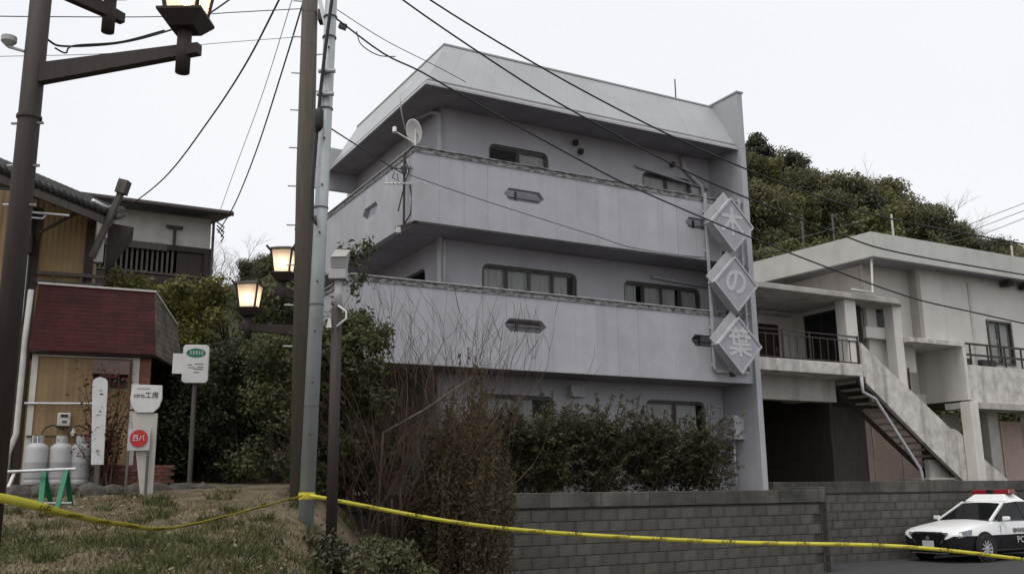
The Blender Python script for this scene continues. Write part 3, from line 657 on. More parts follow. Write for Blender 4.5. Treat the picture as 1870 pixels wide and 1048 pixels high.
# ------------------------------------------------------------------ patrol car
cu_, cv_ = 16.0, -1.01; cx_, cy_ = uv_xy(cu_, cv_)
car = thing("patrol_car", "black and white police patrol saloon with red light bar parked by the block wall", "car", (cx_, cy_, 0), YAW + math.pi)
ST = [(2.46, .36, .66, .52, .40), (2.42, .26, .74, .70, .55), (2.30, .20, .80, .81, .66), (2.05, .18, .86, .87, .73), (1.5, .18, .925, .90, .78), (1.0, .18, .985, .90, .81), (.3, .18, .985, .90, .82), (-.6, .18, .99, .90, .82), (-1.35, .18, 1.02, .90, .80), (-2.0, .2, 1.03, .88, .76), (-2.34, .26, .99, .82, .70), (-2.45, .38, .9, .70, .6)]
def sect(st):
    x, zb, zt, w, wt = st; sp = min(.64, zt - .10)
    lo = [(0, zb), (w * .82, zb), (w * .95, zb + .09), (w * .99, (zb + sp) / 2 + .03), (w * 1.0, sp)]
    up = [(w * 1.0, sp), (w * .985, sp + (zt - sp) * .45), (wt + (w - wt) * .55, zt - .05), (wt * .8, zt - .012), (wt * .4, zt + .01), (0, zt + .018)]
    return x, lo, up
def shell(which, name, mat):
    m = MB(); rows = []
    for st in ST:
        x, lo, up = sect(st); pr = lo if which == 0 else up
        rows.append([(x, y, z) for y, z in pr] + [(x, -y, z) for y, z in reversed(pr[1:] if which == 0 else pr[:-1])])
    n = len(rows[0]); closed = which == 0
    vs_ = [p for r in rows for p in r]; fs = []
    for i in range(len(rows) - 1):
        for k in range(n - 1): fs.append((i * n + k, i * n + k + 1, (i + 1) * n + k + 1, (i + 1) * n + k))
        if closed: fs.append((i * n + n - 1, i * n, (i + 1) * n, (i + 1) * n + n - 1)) if False else None
    fs = [f_ for f_ in fs if f_]
    fs.append(tuple(range(n))); fs.append(tuple(range((len(rows) - 1) * n + n - 1, (len(rows) - 1) * n - 1, -1)))
    m.add(vs_, fs); o = m.build(name, mat, car, True)
    s_ = o.modifiers.new("edge", 'EDGE_SPLIT'); s_.split_angle = R_(38)
    return o
# lower half ring order: bottom centre -> side -> split, mirrored; reorder so that the ring is side-bottom-side
def shell_low():
    m = MB(); rows = []
    for st in ST:
        x, lo, up = sect(st); rows.append([(x, y, z) for y, z in reversed(lo)] + [(x, -y, z) for y, z in lo[1:]])
    n = len(rows[0]); vs_ = [p for r in rows for p in r]; fs = []
    for i in range(len(rows) - 1):
        for k in range(n - 1): fs.append((i * n + k, i * n + k + 1, (i + 1) * n + k + 1, (i + 1) * n + k))
    fs.append(tuple(range(n))); fs.append(tuple(range((len(rows) - 1) * n + n - 1, (len(rows) - 1) * n - 1, -1)))
    o = m.add(vs_, fs).build("lower_body", "car_black", car, True); s_ = o.modifiers.new("edge", 'EDGE_SPLIT'); s_.split_angle = R_(38)
shell_low(); shell(1, "upper_body", "car_white")
# greenhouse: dark glass, white roof and pillars
gb = [(1.02, .74), (.55, .80), (-1.2, .80), (-1.85, .68)]; gt = [(.22, .56), (.1, .60), (-.95, .60), (-1.1, .55)]
ring = lambda q, z: [(x, y, z) for x, y in q] + [(x, -y, z) for x, y in reversed(q)]
def gl(name, pts):
    a, b, c, d = [Vector(p) for p in pts]; nrm = (b - a).cross(c - a).normalized() * .012
    MB().hexa([a - nrm, b - nrm, c - nrm, d - nrm], [a, b, c, d]).build(name, "car_glass", car)
gl("windscreen", [(1.02, -.74, .985), (1.02, .74, .985), (.22, .56, 1.40), (.22, -.56, 1.40)])
for s in (1, -1):
    A = [(.90, .79 * s, .985), (-.28, .805 * s, .985), (-.28, .605 * s, 1.40), (.16, .60 * s, 1.40)]
    gl("side_window", A if s < 0 else A[::-1])
    A = [(-.34, .805 * s, .985), (-1.35, .79 * s, 1.0), (-1.0, .60 * s, 1.40), (-.34, .605 * s, 1.40)]
    gl("side_window", A if s < 0 else A[::-1])
    MB().bar((1.02, .75 * s, .97), (.18, .575 * s, 1.415), .06, .055).build("pillar", "car_white", car)
    MB().bar((-.31, .805 * s, .98), (-.31, .605 * s, 1.41), .06, .04).build("pillar", "car_trim", car)
    MB().bar((-1.42, .775 * s, .98), (-1.02, .585 * s, 1.415), .22, .05).build("pillar", "car_white", car)
gl("rear_window", [(-1.85, .66, 1.02), (-1.85, -.66, 1.02), (-1.1, -.55, 1.40), (-1.1, .55, 1.40)])
m = MB(); rows = []
for x, z, w in ((.24, 1.395, .55), (.10, 1.43, .60), (-.3, 1.465, .615), (-.8, 1.455, .61), (-1.12, 1.40, .56)):
    rows.append([(x, -w, z - .03), (x, -w * .96, z - .002), (x, -w * .5, z + .012), (x, 0, z + .018), (x, w * .5, z + .012), (x, w * .96, z - .002), (x, w, z - .03)])
vs_ = [p for r in rows for p in r]; fs = [(i * 7 + k, i * 7 + k + 1, i * 7 + k + 8, i * 7 + k + 7) for i in range(4) for k in range(6)]
m.add(vs_, fs).build("roof", "car_white", car, True)
MB().box(-1.0, .3, -.5, .5, .4, .95).build("interior_floor", "car_trim", car)
for y in (.38, -.38): 
    MB().box(-.15, .05, y - .22, y + .22, .95, 1.28).build("seat", "car_trim", car, bevel=.05)
# light-bar plinth and bar
MB().hexa([(.12, -.58, 1.44), (.12, .58, 1.44), (-.72, .58, 1.45), (-.72, -.58, 1.45)], [(-.12, -.43, 1.62), (-.12, .43, 1.62), (-.52, .43, 1.62), (-.52, -.43, 1.62)]).build("light_bar_plinth", "car_white", car, bevel=.02)
lb = MB().hexa([(-.16, -.56, 1.625), (-.16, .56, 1.625), (-.46, .56, 1.625), (-.46, -.56, 1.625)], [(-.22, -.54, 1.74), (-.22, .54, 1.74), (-.42, .54, 1.74), (-.42, -.54, 1.74)]).build("light_bar", "red_lens", car, bevel=.025)
MB().box(-.47, -.15, -.1, .1, 1.622, 1.735).build("speaker", "car_trim", lb, bevel=.01)
# wheels
for x in (1.5, -1.35):
    for s in (1, -1):
        ring_ = lambda r_: [(x + r_ * math.cos(R_(a)), .34 + r_ * math.sin(R_(a))) for a in range(0, 360, 15)]
        MB().plate(ring_(.40), [ring_(.335)], .898 * s, .908 * s).build("wheel_arch", "car_trim", car)
        MB().prism(ring_(.336), .899 * s, .904 * s).build("wheel_well", "car_trim", car)
        wob = bpy.data.objects.new("wheel", None); COL.objects.link(wob); wob.parent = car; wob.location = (x, s * .83, .33)
        t = MB(); prof = [(.20, -.105), (.30, -.11), (.325, -.085), (.33, 0), (.325, .085), (.30, .11), (.20, .105)]
        t.lathe(prof, 28, cap=False); o = t.build("tyre", "tyre", wob, True); o.rotation_euler = (R_(90), 0, 0)
        r = MB(); r.lathe([(.20, .02), (.215, .09), (.205, .105), (.185, .06), (.05, .05)], 24)
        for k in range(10):
            a = 2 * math.pi * k / 10; r.bar((math.cos(a) * .04, math.sin(a) * .04, .085), (math.cos(a) * .2, math.sin(a) * .2, .095), .035, .02)
        r.lathe([(.05, .03), (.05, .10), (.02, .105)], 12); o = r.build("rim", "alloy", wob); o.rotation_euler = (R_(-90 * s), 0, 0)
# face: grille, badge, headlamps, plate, lower intake
m = MB(); m.prism([(-.40, .36), (.40, .36), (.50, .66), (.38, .735), (-.38, .735), (-.50, .66)], 2.34, 2.475, 'yz'); gr = m.build("grille", "car_trim", car, bevel=.015)
for k in range(6): MB().box(2.476, 2.484, -.36 - .012 * k, .36 + .012 * k, .40 + k * .05, .415 + k * .05).build("grille_bar", "car_black", gr)
for s in (1, -1):
    mm = MB(); mm.bar((2.47, .22 * s, .71), (2.44, .56 * s, .71), .03, .02); mm.bar((2.44, .56 * s, .71), (2.47, .36 * s, .46), .03, .02); mm.build("grille_trim", "chrome", car)
    hl = MB().hexa([(2.445, .55 * s, .60), (2.33, .80 * s, .60), (2.0, .90 * s, .665), (2.30, .50 * s, .62)], [(2.42, .55 * s, .70), (2.30, .79 * s, .735), (1.96, .90 * s, .79), (2.2, .5 * s, .75)]).build("headlight", "head_lens", car)
    MB().hexa([(2.44, .60 * s, .63), (2.365, .76 * s, .63), (2.33, .76 * s, .64), (2.38, .6 * s, .64)], [(2.43, .60 * s, .675), (2.35, .76 * s, .685), (2.32, .76 * s, .69), (2.37, .6 * s, .68)]).build("lamp_unit", "chrome", hl)
    MB().hexa([(2.43, .55 * s, .30), (2.32, .78 * s, .30), (2.28, .78 * s, .30), (2.38, .55 * s, .30)], [(2.44, .55 * s, .36), (2.31, .80 * s, .40), (2.28, .8 * s, .40), (2.38, .55 * s, .36)]).build("fog_lamp_trim", "car_trim", car)
    mr = MB().hexa([(.72, .90 * s, .97), (.80, .92 * s, .97), (.78, 1.10 * s, .985), (.70, 1.10 * s, .985)], [(.70, .90 * s, 1.08), (.78, .92 * s, 1.09), (.76, 1.10 * s, 1.08), (.68, 1.09 * s, 1.075)]).build("mirror", "car_white", car, bevel=.025)
    MB().bar((.76, .80 * s, .98), (.75, .92 * s, 1.0), .06, .03).build("mirror_stalk", "car_trim", car)
    for x in (.86, -.31, -1.25):
        MB().bar((x, .903 * s, .30), (x - (.06 if x < -1 else 0), .899 * s, .90), .008, .008).build("door_gap", "car_trim", car)
    for x in (-.12, -1.05): MB().bar((x, .912 * s, .80), (x - .2, .912 * s, .805), .025, .03).build("door_handle", "car_white", car)
    MB().bar((1.1, .893 * s, .28), (-1.0, .893 * s, .28), .02, .05).build("sill_trim", "car_trim", car)
MB().lathe([(.055, 0), (.055, .012), (.03, .018)], 16).build("badge", "chrome", car).matrix_local = Matrix.Translation((2.478, 0, .58)) @ Matrix.Rotation(R_(90), 4, 'Y')
MB().box(2.47, 2.485, -.165, .165, .36, .525).build("number_plate", "sign_white", car)
MB().box(2.30, 2.43, -.6, .6, .24, .33).build("bumper_lip", "car_trim", car, bevel=.02)
MB().box(2.36, 2.455, -.52, .52, .215, .232).build("lip_trim", "chrome", car)
# lettering on the flank facing us
text_part("lettering", "POLICE", .22, "sign_white", car, (-.15, .914, .50), (R_(90), 0, R_(180)), sx=1.15)
text_part("lettering", "静岡県警察", .125, "print_black", car, (-.02, .911, .725), (R_(84), 0, R_(180)), sx=1.3)
text_part("lettering", "POLICE", .22, "sign_white", car, (-.15, -.914, .50), (R_(90), 0, 0), sx=1.15)

# ------------------------------------------------------------------ red-shingled annex on the left
def V3(a): return Vector((float(a[0]), float(a[1]), float(a[2])))
A0 = V3(aty(40, 885, 17.25)); A0.z = 2.04
ang = R_(23); ax = Vector((math.cos(ang), math.sin(ang), 0)); ay = Vector((-math.sin(ang), math.cos(ang), 0))
an = thing("shingled_annex", "small ochre annex with dark red shingled mansard roof and white trim", "building", A0, ang)
wid = 2.0; zE = 2.40; zT = 3.62
def proj_an(x, y, depth=0.0):
    P = onplane(x, y, np.array(A0) + depth * np.array(ay), np.array(ay)); d = Vector(P) - A0; return d.dot(ax), P[2] - A0.z
MB().box(0, wid - .1, 0, .12, 0, zE).build("wall", "ochre", an)
for a, b, c, d in ((-.02, .08, 0, zE), (wid - .32, wid - .20, 0, zE)): MB().box(a, b, -.04, -.002, c, d - .1).build("trim", "trim_white", an)
MB().box(-.02, wid - .2, -.04, -.002, zE - .098, zE).build("trim", "trim_white", an)
MB().box(wid - .199, wid, -.02, .12, 0, zE - .01).build("pier", "brick_red", an)
hd = MB().hexa([(1.0, -.36, zE - .42), (1.62, -.36, zE - .42), (1.62, -.002, zE - .42), (1.0, -.002, zE - .42)], [(1.0, -.2, zE - .15), (1.62, -.2, zE - .15), (1.62, -.002, zE - .15), (1.0, -.002, zE - .15)]).build("vent_hood", "brown_door", an)
MB().box(1.02, 1.6, -.05, -.002, zE - .62, zE - .425).build("vent_opening", "interior", an)
sd = Vector((math.cos(R_(92) - ang), math.sin(R_(92) - ang)))          # the side runs straight away from us
def side(p, t): return (p[0] + sd.x * t, p[1] + sd.y * t)
e0, e1, t0, t1 = (-.08, -.22), (wid + .06, -.22), (-.02, -.06), (wid - .02, -.06)
fq = MB().hexa([(*e0, zE - .02), (*e1, zE - .02), (e1[0], e1[1] + .05, zE - .02), (e0[0], e0[1] + .05, zE - .02)], [(*t0, zT), (*t1, zT - .02), (t1[0], t1[1] + .05, zT - .02), (t0[0], t0[1] + .05, zT)])
fq.build("roof_front", "shingle_red", an)
b1 = side(e1, 1.75); b2 = side(t1, 1.45)
MB().hexa([(e1[0] + .002, e1[1], zE - .02), (b1[0], b1[1], zE - .12), (b1[0] - .05, b1[1], zE - .12), (e1[0] - .048, e1[1] + .05, zE - .02)], [(t1[0] + .002, t1[1], zT - .02), (b2[0], b2[1], zT - .42), (b2[0] - .05, b2[1], zT - .42), (t1[0] - .048, t1[1] + .05, zT - .02)]).build("roof_side", "shingle_grey", an)
MB().hexa([(t0[0], t0[1] + .05, zT - .06), (t1[0] - .05, t1[1] + .05, zT - .06), (b2[0] - .05, b2[1], zT - .46), (t0[0], 1.4, zT - .3)], [(t0[0], t0[1] + .05, zT + .0), (t1[0] - .05, t1[1] + .05, zT - .03), (b2[0] - .05, b2[1], zT - .43), (t0[0], 1.4, zT - .25)]).build("roof_top", "tile_dark", an)
MB().bar((t0[0] - .02, t0[1], zT + .02), (t1[0] + .02, t1[1], zT - .0), .05, .035).build("ridge_trim", "trim_white", an)
MB().bar((t1[0], t1[1], zT), (b2[0], b2[1], zT - .4), .05, .035).build("ridge_trim", "trim_white", an)
MB().hexa([(e0[0], e0[1] + .06, zE - .06), (e1[0], e1[1] + .06, zE - .06), (b1[0], b1[1], zE - .14), (-.08, 1.5, zE - .14)], [(e0[0], e0[1] + .06, zE - .03), (e1[0], e1[1] + .06, zE - .03), (b1[0], b1[1], zE - .10), (-.08, 1.5, zE - .10)]).build("soffit", "dark_wood", an)
s0, s1 = (wid - .25, .125), side((wid - .25, .125), 1.5)
MB().hexa([(*s0, 0), (s1[0], s1[1], 0), (s1[0] - .1, s1[1], 0), (s0[0] - .1, s0[1], 0)], [(*s0, zE - .15), (s1[0], s1[1], zE - .15), (s1[0] - .1, s1[1], zE - .15), (s0[0] - .1, s0[1], zE - .15)]).build("side_wall", "dark_wood", an)
pw = side((wid - .22, .1), .55); MB().box(pw[0] + .02, pw[0] + .06, pw[1], pw[1] + .4, zE - .75, zE - .25).build("notice_board", "wood_grey", an)
# gas meter and pipes on the annex wall
MB().tube([(-.08, -.07, 1.44), (1.1, -.07, 1.46)], .022, 8).build("gas_pipe", "pipe_galv", an)
MB().tube([(.0, -.06, .86), (1.5, -.06, .88)], .015, 8).build("gas_pipe", "iron", an)
gm = MB().box(.48, .70, -.16, -.003, 1.04, 1.28).build("gas_meter", "meter_box", an, bevel=.02)
MB().box(.53, .65, -.168, -.161, 1.2, 1.25).build("dial", "print_black", gm); MB().box(.56, .64, -.168, -.161, 1.1, 1.14).build("label_plate", "cable_grey", gm)
MB().lathe([(.02, 0), (.045, .03), (.045, .09), (.03, .12), (.02, .2)], 10, (.76, -.12, .84)).build("regulator", "meter_box", an)
for a, b in ((.25, .60), (.68, 1.0)): MB().tube([(a, -.3, .88), (a + .05, -.25, 1.0), ((a + b) / 2, -.14, 1.06), (b, -.12, .98)], .013, 6).build("hose", "cable", an)
# drain pipe on the left corner
MB().tube([(-.14, -.08, 3.5), (-.16, -.08, 2.6), (-.16, -.08, .9), (-.26, -.1, .55), (-.26, -.1, .02)], .05, 10).build("drain_pipe", "trim_white", an, True)

# ------------------------------------------------------------------ ochre house with tiled roof behind it
Hh = V3(aty(165, 515, 19.0)); Hg = gh(Hh.x, Hh.y)
oh = thing("ochre_house", "two-storey ochre house with dark tiled roof, partly behind the brown lamp post", "house", (Hh.x, Hh.y, Hg), R_(23))
def hz(z): return z - Hg
zw = 7.55
MB().box(-7.5, 0, 0, .15, hz(1.9), hz(zw + .3)).build("wall", "ochre", oh)
MB().box(-.15, 0, .152, 5, hz(1.9), hz(zw + .3)).build("wall", "ochre", oh)
MB().box(-.14, .02, -.03, -.002, hz(1.9), hz(zw)).build("corner_post", "dark_wood", oh)
MB().box(-1.12, -.98, -.03, -.002, hz(1.9), hz(zw)).build("post", "dark_wood", oh)
MB().box(-1.3, -1.122, -.05, -.004, hz(1.9), hz(zw)).build("drain_board", "wood_grey", oh)
for z in (6.02, 6.2): MB().box(-.98, .25, -.12, -.06, hz(z - .035), hz(z + .035)).build("rail", "wood_grey", oh)
for x in (-.7, -.2): MB().box(x, x + .05, -.11, -.07, hz(5.8), hz(6.16)).build("rail_post", "wood_grey", oh)
MB().box(.02, .2, .1, .3, hz(6.55), hz(7.05)).build("wall_cabinet", "trim_white", oh, bevel=.01)
MB().prism([(.25, hz(6.5)), (.75, hz(7.35)), (.25, hz(7.4))], .1, 1.2).build("side_awning", "dark_wood", oh)
# tiled roof: eave line falls away to the right; tiles are round rows laid down the slope
ea = V3(aty(206, 374, 18.6)); eb = V3(aty(-110, 285, 14.6)); ea.z = eb.z = (ea.z + eb.z) / 2 - .05
up_dir = Vector((-.32, .95, 0)); rise = .55
def rp(t, s, dz=0.0):
    p = eb.lerp(ea, t) + up_dir * s; p.z += s * rise * .55 + dz; return p - Vector((Hh.x, Hh.y, Hg))
irot = Matrix.Rotation(-R_(23), 3, 'Z')
def rl(t, s, dz=0.0): return irot @ rp(t, s, dz)
MB().hexa([rl(0, -.02, -.1), rl(1, -.02, -.1), rl(1, 2.6, -.1), rl(0, 2.6, -.1)], [rl(0, -.02, -.03), rl(1, -.02, -.03), rl(1, 2.6, -.03), rl(0, 2.6, -.03)]).build("roof_deck", "dark_wood", oh)
nt = 26
for i in range(nt + 1):
    t = i / nt
    for k in range(6):
        s0_, s1_ = k * .43 - .05, k * .43 + .40
        MB().tube([rl(t, s0_, .05), rl(t, s1_, .02)], .095, 8).build("roof_tile", "tile_dark", oh, True)
for k in range(7): MB().tube([rl(1.0, k * .4 - .1, .10), rl(1.0, k * .4 + .32, .07)], [.10, .085], 8).build("verge_tile", "tile_dark", oh, True)
MB().tube([rl(.985, .1, .16), rl(1.0, -.12, .16), rl(1.02, -.26, .24)], [.07, .06, .035], 8).build("end_tile", "tile_dark", oh, True)
MB().bar(rl(0, .0, -.14), rl(1, .0, -.14), .05, .14).build("eave_board", "wood_grey", oh)
for k in range(9):
    t = .04 + k * .115; MB().bar(rl(t, .03, -.2), rl(t, 1.6, -.2), .06, .1).build("rafter", "dark_wood", oh)
MB().tube([rl(.86, -.06, .16), rl(.985, -.06, .12)], .05, 8).build("roof_pipe", "pipe_galv", oh, True)
def hpx(x, y, Y): return irot @ (V3(aty(x, y, Y)) - Vector((Hh.x, Hh.y, Hg)))
MB().tube([hpx(40, 386, 16.4), hpx(126, 394, 17.0)], .02, 6).build("laundry_pole", "pipe_galv", oh)
MB().tube([hpx(40, 396, 16.4), hpx(78, 399, 16.7), hpx(84, 394, 16.7)], .018, 6).build("laundry_pole", "pipe_galv", oh)
MB().bar(hpx(160, 378, 18.0), hpx(72, 425, 18.0), .04, .05).build("roof_brace", "dark_wood", oh)
# meter and conduits on the wall edge
MB().box(-1.3, -1.1, -.22, -.06, hz(6.55), hz(6.95)).build("electric_meter", "iron", oh, bevel=.02)
MB().tube([(-1.18, -.08, hz(5.2)), (-1.18, -.08, hz(8.0))], .03, 8).build("conduit", "pipe_galv", oh)
# tilted timber post over the eave
pa, pb = V3(aty(188, 425, 18.4)), V3(aty(222, 350, 18.4)); pc_ = V3(aty(229, 330, 18.4))
tp = thing("timber_post", "short tilted timber post with boxed head rising beside the tiled eave", "post", pa)
MB(pa).bar(pa - (pb - pa) * .6, pb, .11, .11).build("shaft", "wood_grey", tp, bevel=.008)
MB(pa).bar(pb - (pc_ - pb) * .2, pc_, .2, .2).build("head", "wood_grey", tp, bevel=.008)

# ------------------------------------------------------------------ house with slatted balcony further back
B0 = V3(aty(380, 515, 27.0)); Bg = gh(B0.x, B0.y)
bh = thing("balcony_house", "dark wooden house with a slatted balcony and pale upper wall on the slope behind", "house", (B0.x, B0.y, Bg), YAW)
def q(x, y, dv=0.0):
    P = onplane(x, y, np.array(B0) + dv * V, V); d = Vector(P) - B0; return d.dot(V3(U)), P[2] - Bg
xr = 0.0; z_sill = q(380, 455)[1]; z_eave = q(400, 402)[1]; z_rail = q(370, 505)[1]; zb_ = -.5
MB().box(-7.5, .0, 1.3, 1.42, zb_, z_eave).build("wall", "dark_wood", bh)
MB().box(-7.5, 0, 0, .1, z_sill, z_eave - .02).build("upper_wall", "wall_cream", bh)
MB().box(-7.5, .02, -.05, .12, z_sill - .16, z_sill - .002).build("beam", "dark_wood", bh)
MB().box(-7.5, .02, -.05, .12, z_rail - .5, z_rail - .1).build("floor_beam", "dark_wood", bh)
MB().box(-7.5, .02, .121, 1.3, z_rail - .4, z_rail - .2).build("balcony_floor", "dark_wood", bh)
MB().box(-.16, .02, -.06, .1, zb_, z_sill - .165).build("corner_post", "dark_wood", bh)
MB().box(-.12, .0, .125, 1.3, zb_, z_eave).build("side_wall", "dark_wood", bh)
MB().box(-.9, -.165, .02, .06, z_rail + .0, z_sill - .165).build("board_panel", "dark_wood", bh)
MB().box(-7.5, -.165, -.02, .05, z_rail - .06, z_rail).build("rail", "wood_grey", bh)
for k in range(42):
    x = -1.05 - k * .135; MB().box(x, x + .06, -.0, .03, z_rail + .001, z_sill - .165).build("slat", "wood_grey", bh)
MB().box(-7.0, -3.6, .3, .34, z_rail, z_rail + .5).build("stored_board", "wall_cream", bh)
for k in range(4): MB().box(-6.6 + k * .9, -6.0 + k * .9, .2, .28, z_rail + .02, z_rail + .38).build("stored_box", "trim_white", bh)
MB().box(-3.3, -1.2, -.09, -.03, z_rail + .62, z_rail + .82).build("sign_board", "wood_grey", bh)
MB().hexa([(-8, -.75, z_eave - .02), (.45, -.75, z_eave - .02), (.45, 4, z_eave + .75), (-8, 4, z_eave + .75)], [(-8, -.75, z_eave + .1), (.45, -.75, z_eave + .1), (.45, 4, z_eave + .9), (-8, 4, z_eave + .9)]).build("roof", "tile_dark", bh)
MB().tube([(-8, -.78, z_eave), (.45, -.78, z_eave)], .06, 8).build("gutter", "dark_wood", bh)
MB().tube([(.05, -.1, z_eave - .1), (.05, -.1, zb_)], .04, 8).build("drain_pipe", "cable_grey", bh)
MB().box(-1.05, -.98, -.14, -.06, z_sill + .0, z_sill + .48).build("bracket_post", "iron", bh); MB().box(-1.25, -.8, -.14, -.06, z_sill + .48, z_sill + .55).build("bracket_bar", "iron", bh)
for k in range(3): MB().tube([(.1, -.3, z_eave - .15 - k * .1), (.3, -.35, z_eave - .3 - k * .15), (.22, -.35, z_eave - .45 - k * .15)], .02, 6).build("cable_loop", "cable", bh)

# ------------------------------------------------------------------ gas cylinders
def cylinder():
    t = thing("gas_cylinder", "x", "gas cylinder", (0, 0, 0), 0, "gas cylinders by the annex wall")
    MB().lathe([(.165, 0), (.175, .01), (.175, .1), (.16, .11)], 20).build("foot_ring", "gas_grey", t, True)
    MB().lathe([(.15, .06), (.18, .10), (.185, .14), (.185, .37), (.188, .38), (.185, .39), (.185, .60), (.17, .66), (.12, .70), (.05, .715)], 24).build("body", "gas_grey", t, True)
    m = MB()
    for a0 in range(0, 360, 30):
        if a0 in (240, 270): continue
        a, b = R_(a0), R_(a0 + 30); m.hexa([(.1 * math.cos(a), .1 * math.sin(a), .69), (.1 * math.cos(b), .1 * math.sin(b), .69), (.09 * math.cos(b), .09 * math.sin(b), .69), (.09 * math.cos(a), .09 * math.sin(a), .69)], [(.1 * math.cos(a), .1 * math.sin(a), .84), (.1 * math.cos(b), .1 * math.sin(b), .84), (.09 * math.cos(b), .09 * math.sin(b), .84), (.09 * math.cos(a), .09 * math.sin(a), .84)])
    m.build("collar", "gas_grey", t)
    MB().lathe([(.025, .70), (.025, .78), (.04, .785), (.04, .81), (.02, .82)], 10).build("valve", "chrome", t)
    return t
cyl0 = cylinder()
for i, (pxx, lb_) in enumerate(((62, "leftmost of three grey gas cylinders, standing under the gas meter"), (107, "middle one of three grey gas cylinders against the ochre wall"), (144, "rightmost of three grey gas cylinders, nearest the white banner board"))):
    p = aty(pxx, 885, 16.75 + i * .16); loc = (p[0], p[1], 2.04)
    o = cyl0 if i == 0 else dup(cyl0, loc); o.location = loc; o.rotation_euler = (0, 0, i * 1.9 + .2); o["label"] = lb_
# stone edging in front of them
se = thing("stone_edging", "row of rough dark boulders edging the bank below the gas cylinders", "stones", (-7.9, 16.3, 1.5))
rs = random.Random(11)
for i in range(26):
    t = i % 13; row = i // 13
    x = -9.6 + t * .34 + row * .15; y = 16.32 + (x + 8) * .42 - row * .30; r = rs.uniform(.17, .26) * (1 - row * .2)
    bm = bmesh.new(); bmesh.ops.create_icosphere(bm, subdivisions=2, radius=r)
    for v_ in bm.verts: v_.co = Vector((v_.co.x * 1.25, v_.co.y, v_.co.z * .8)) * (1 + rs.uniform(-.16, .16))
    me = bpy.data.meshes.new("stone"); bm.to_mesh(me); bm.free()
    link_mesh("stone", me, "stone", se, (x + 7.9, y - 16.3, 2.0 - row * .22 - r * .55 - 1.5))
# brick planter
pb0 = aty(166, 885, 17.0); bp = thing("brick_planter", "low red brick planter at the annex corner", "planter", (pb0[0], pb0[1], 2.0), ang)
bme = MB().box(0, .2, 0, .1, 0, .055).mesh("brick"); bme.materials.append(MATS["brick_red"])
MB().box(0, 1.3, .012, .4, -.1, .36).build("core", "mortar", bp)
for c in range(6):
    for k in range(6): link_mesh("brick", bme, None, bp, (k * .212 + (.1 if c % 2 else 0), rs.uniform(-.004, .004), c * .064))
# white banner board
wb0, wb1 = aty(178, 848, 16.7), aty(184, 688, 16.7)
wb = thing("banner_board", "tall narrow white board standing in front of the brick planter", "sign", V3(wb0), R_(10))
hh = (wb1[2] - wb0[2]); lean = (wb1[0] - wb0[0])
def wbp(x, z): return (x + lean * z / hh, z)
pl = [wbp(-.10, 0), wbp(.10, 0), wbp(.125, hh * .9)] + [wbp(.125 * math.cos(R_(a)), hh * .93 + .10 * math.sin(R_(a))) for a in (20, 50, 90, 130, 160)] + [wbp(-.125, hh * .9)]
MB().prism(pl, -.02, .02).build("board", "sign_white", wb)
for k, (x, z, w_, h_) in enumerate(((.02, .84, .05, .012), (.03, .80, .06, .02), (.0, .56, .05, .008), (-.01, .42, .06, .008))):
    px_, pz = wbp(x, hh * z); MB().box(px_ - w_ / 2, px_ + w_ / 2, -.024, -.021, pz - h_ / 2, pz + h_ / 2).build("brush_stroke", "print_black", wb)
MB().box(-.04, .04, -.015, .015, -.45, .0).build("stake", "wood_grey", wb)
# rounded white sign with green oval
s0 = V3(aty(356, 700, 18.0)); g0 = gh(s0.x, s0.y); sg = thing("rounded_sign", "white round-cornered sign with a green oval, above the shield sign", "sign", (s0.x, s0.y, g0), R_(12))
zb2 = s0.z - g0
MB().prism(rrect(-.235, .235, zb2, zb2 + .72, .07), -.09, .09).build("sign_box", "sign_white", sg, bevel=.01)
MB().prism([(.175 * math.cos(R_(a)), zb2 + .565 + .085 * math.sin(R_(a))) for a in range(0, 360, 15)], -.095, -.091).build("oval", "sign_green", sg)
for k in range(5):
    x = -.11 + k * .052; mm = MB(); mm.box(x, x + .036, -.099, -.096, zb2 + .585, zb2 + .597); mm.box(x + .012, x + .022, -.099, -.096, zb2 + .53, zb2 + .60); mm.box(x + .002, x + .034, -.0985, -.0958, zb2 + .545, zb2 + .556); mm.build("mark", "sign_white", sg)
for x, z, w_ in ((-.1, .34, .09), (.06, .36, .16), (-.06, .29, .12), (.05, .26, .18), (.02, .2, .1), (.09, .3, .12)): MB().box(x - w_ / 2, x + w_ / 2, -.0945, -.091, zb2 + z - .006, zb2 + z + .006).build("mark", "cable_grey", sg)
MB().box(.02, .14, -.094, -.091, zb2 + .07, zb2 + .15).build("patch", "tape_yellow", sg) if False else None
MB().tube([(0, 0, 0), (0, 0, zb2)], .045, 10).build("post", "wood_grey", sg)
MB().box(-.42, -.236, -.02, .02, zb2 + .18, zb2 + .56).build("side_board", "sign_white", sg)
# shield sign on a leaning board with a red disc
s1 = V3(aty(266, 750, 16.4)); g1 = gh(s1.x, s1.y); sh = thing("shield_sign", "white shield-shaped sign lettered ciro工房 on a grey leaning board", "sign", (s1.x, s1.y, g1), R_(8))
z1 = s1.z - g1
shp = [(-.24, z1 + .45), (-.26, z1 + .2), (-.22, z1 + .06), (-.13, z1 - .03), (.13, z1 - .03), (.22, z1 + .06), (.26, z1 + .2), (.25, z1 + .43)]
MB().prism(shp, -.03, .03).build("board", "sign_white", sh, bevel=.006)
text_part("lettering", "ciro工房", .115, "print_black", sh, (.0, -.034, z1 + .26), (R_(90), 0, 0))
MB().box(-.16, .06, -.034, -.031, z1 + .37, z1 + .38).build("mark", "cable_grey", sh)
MB().prism([(-.22, z1 - .04), (.2, z1 - .04), (.2, 0), (.0, 0)], .0, .03).build("leaning_board", "concrete", sh)
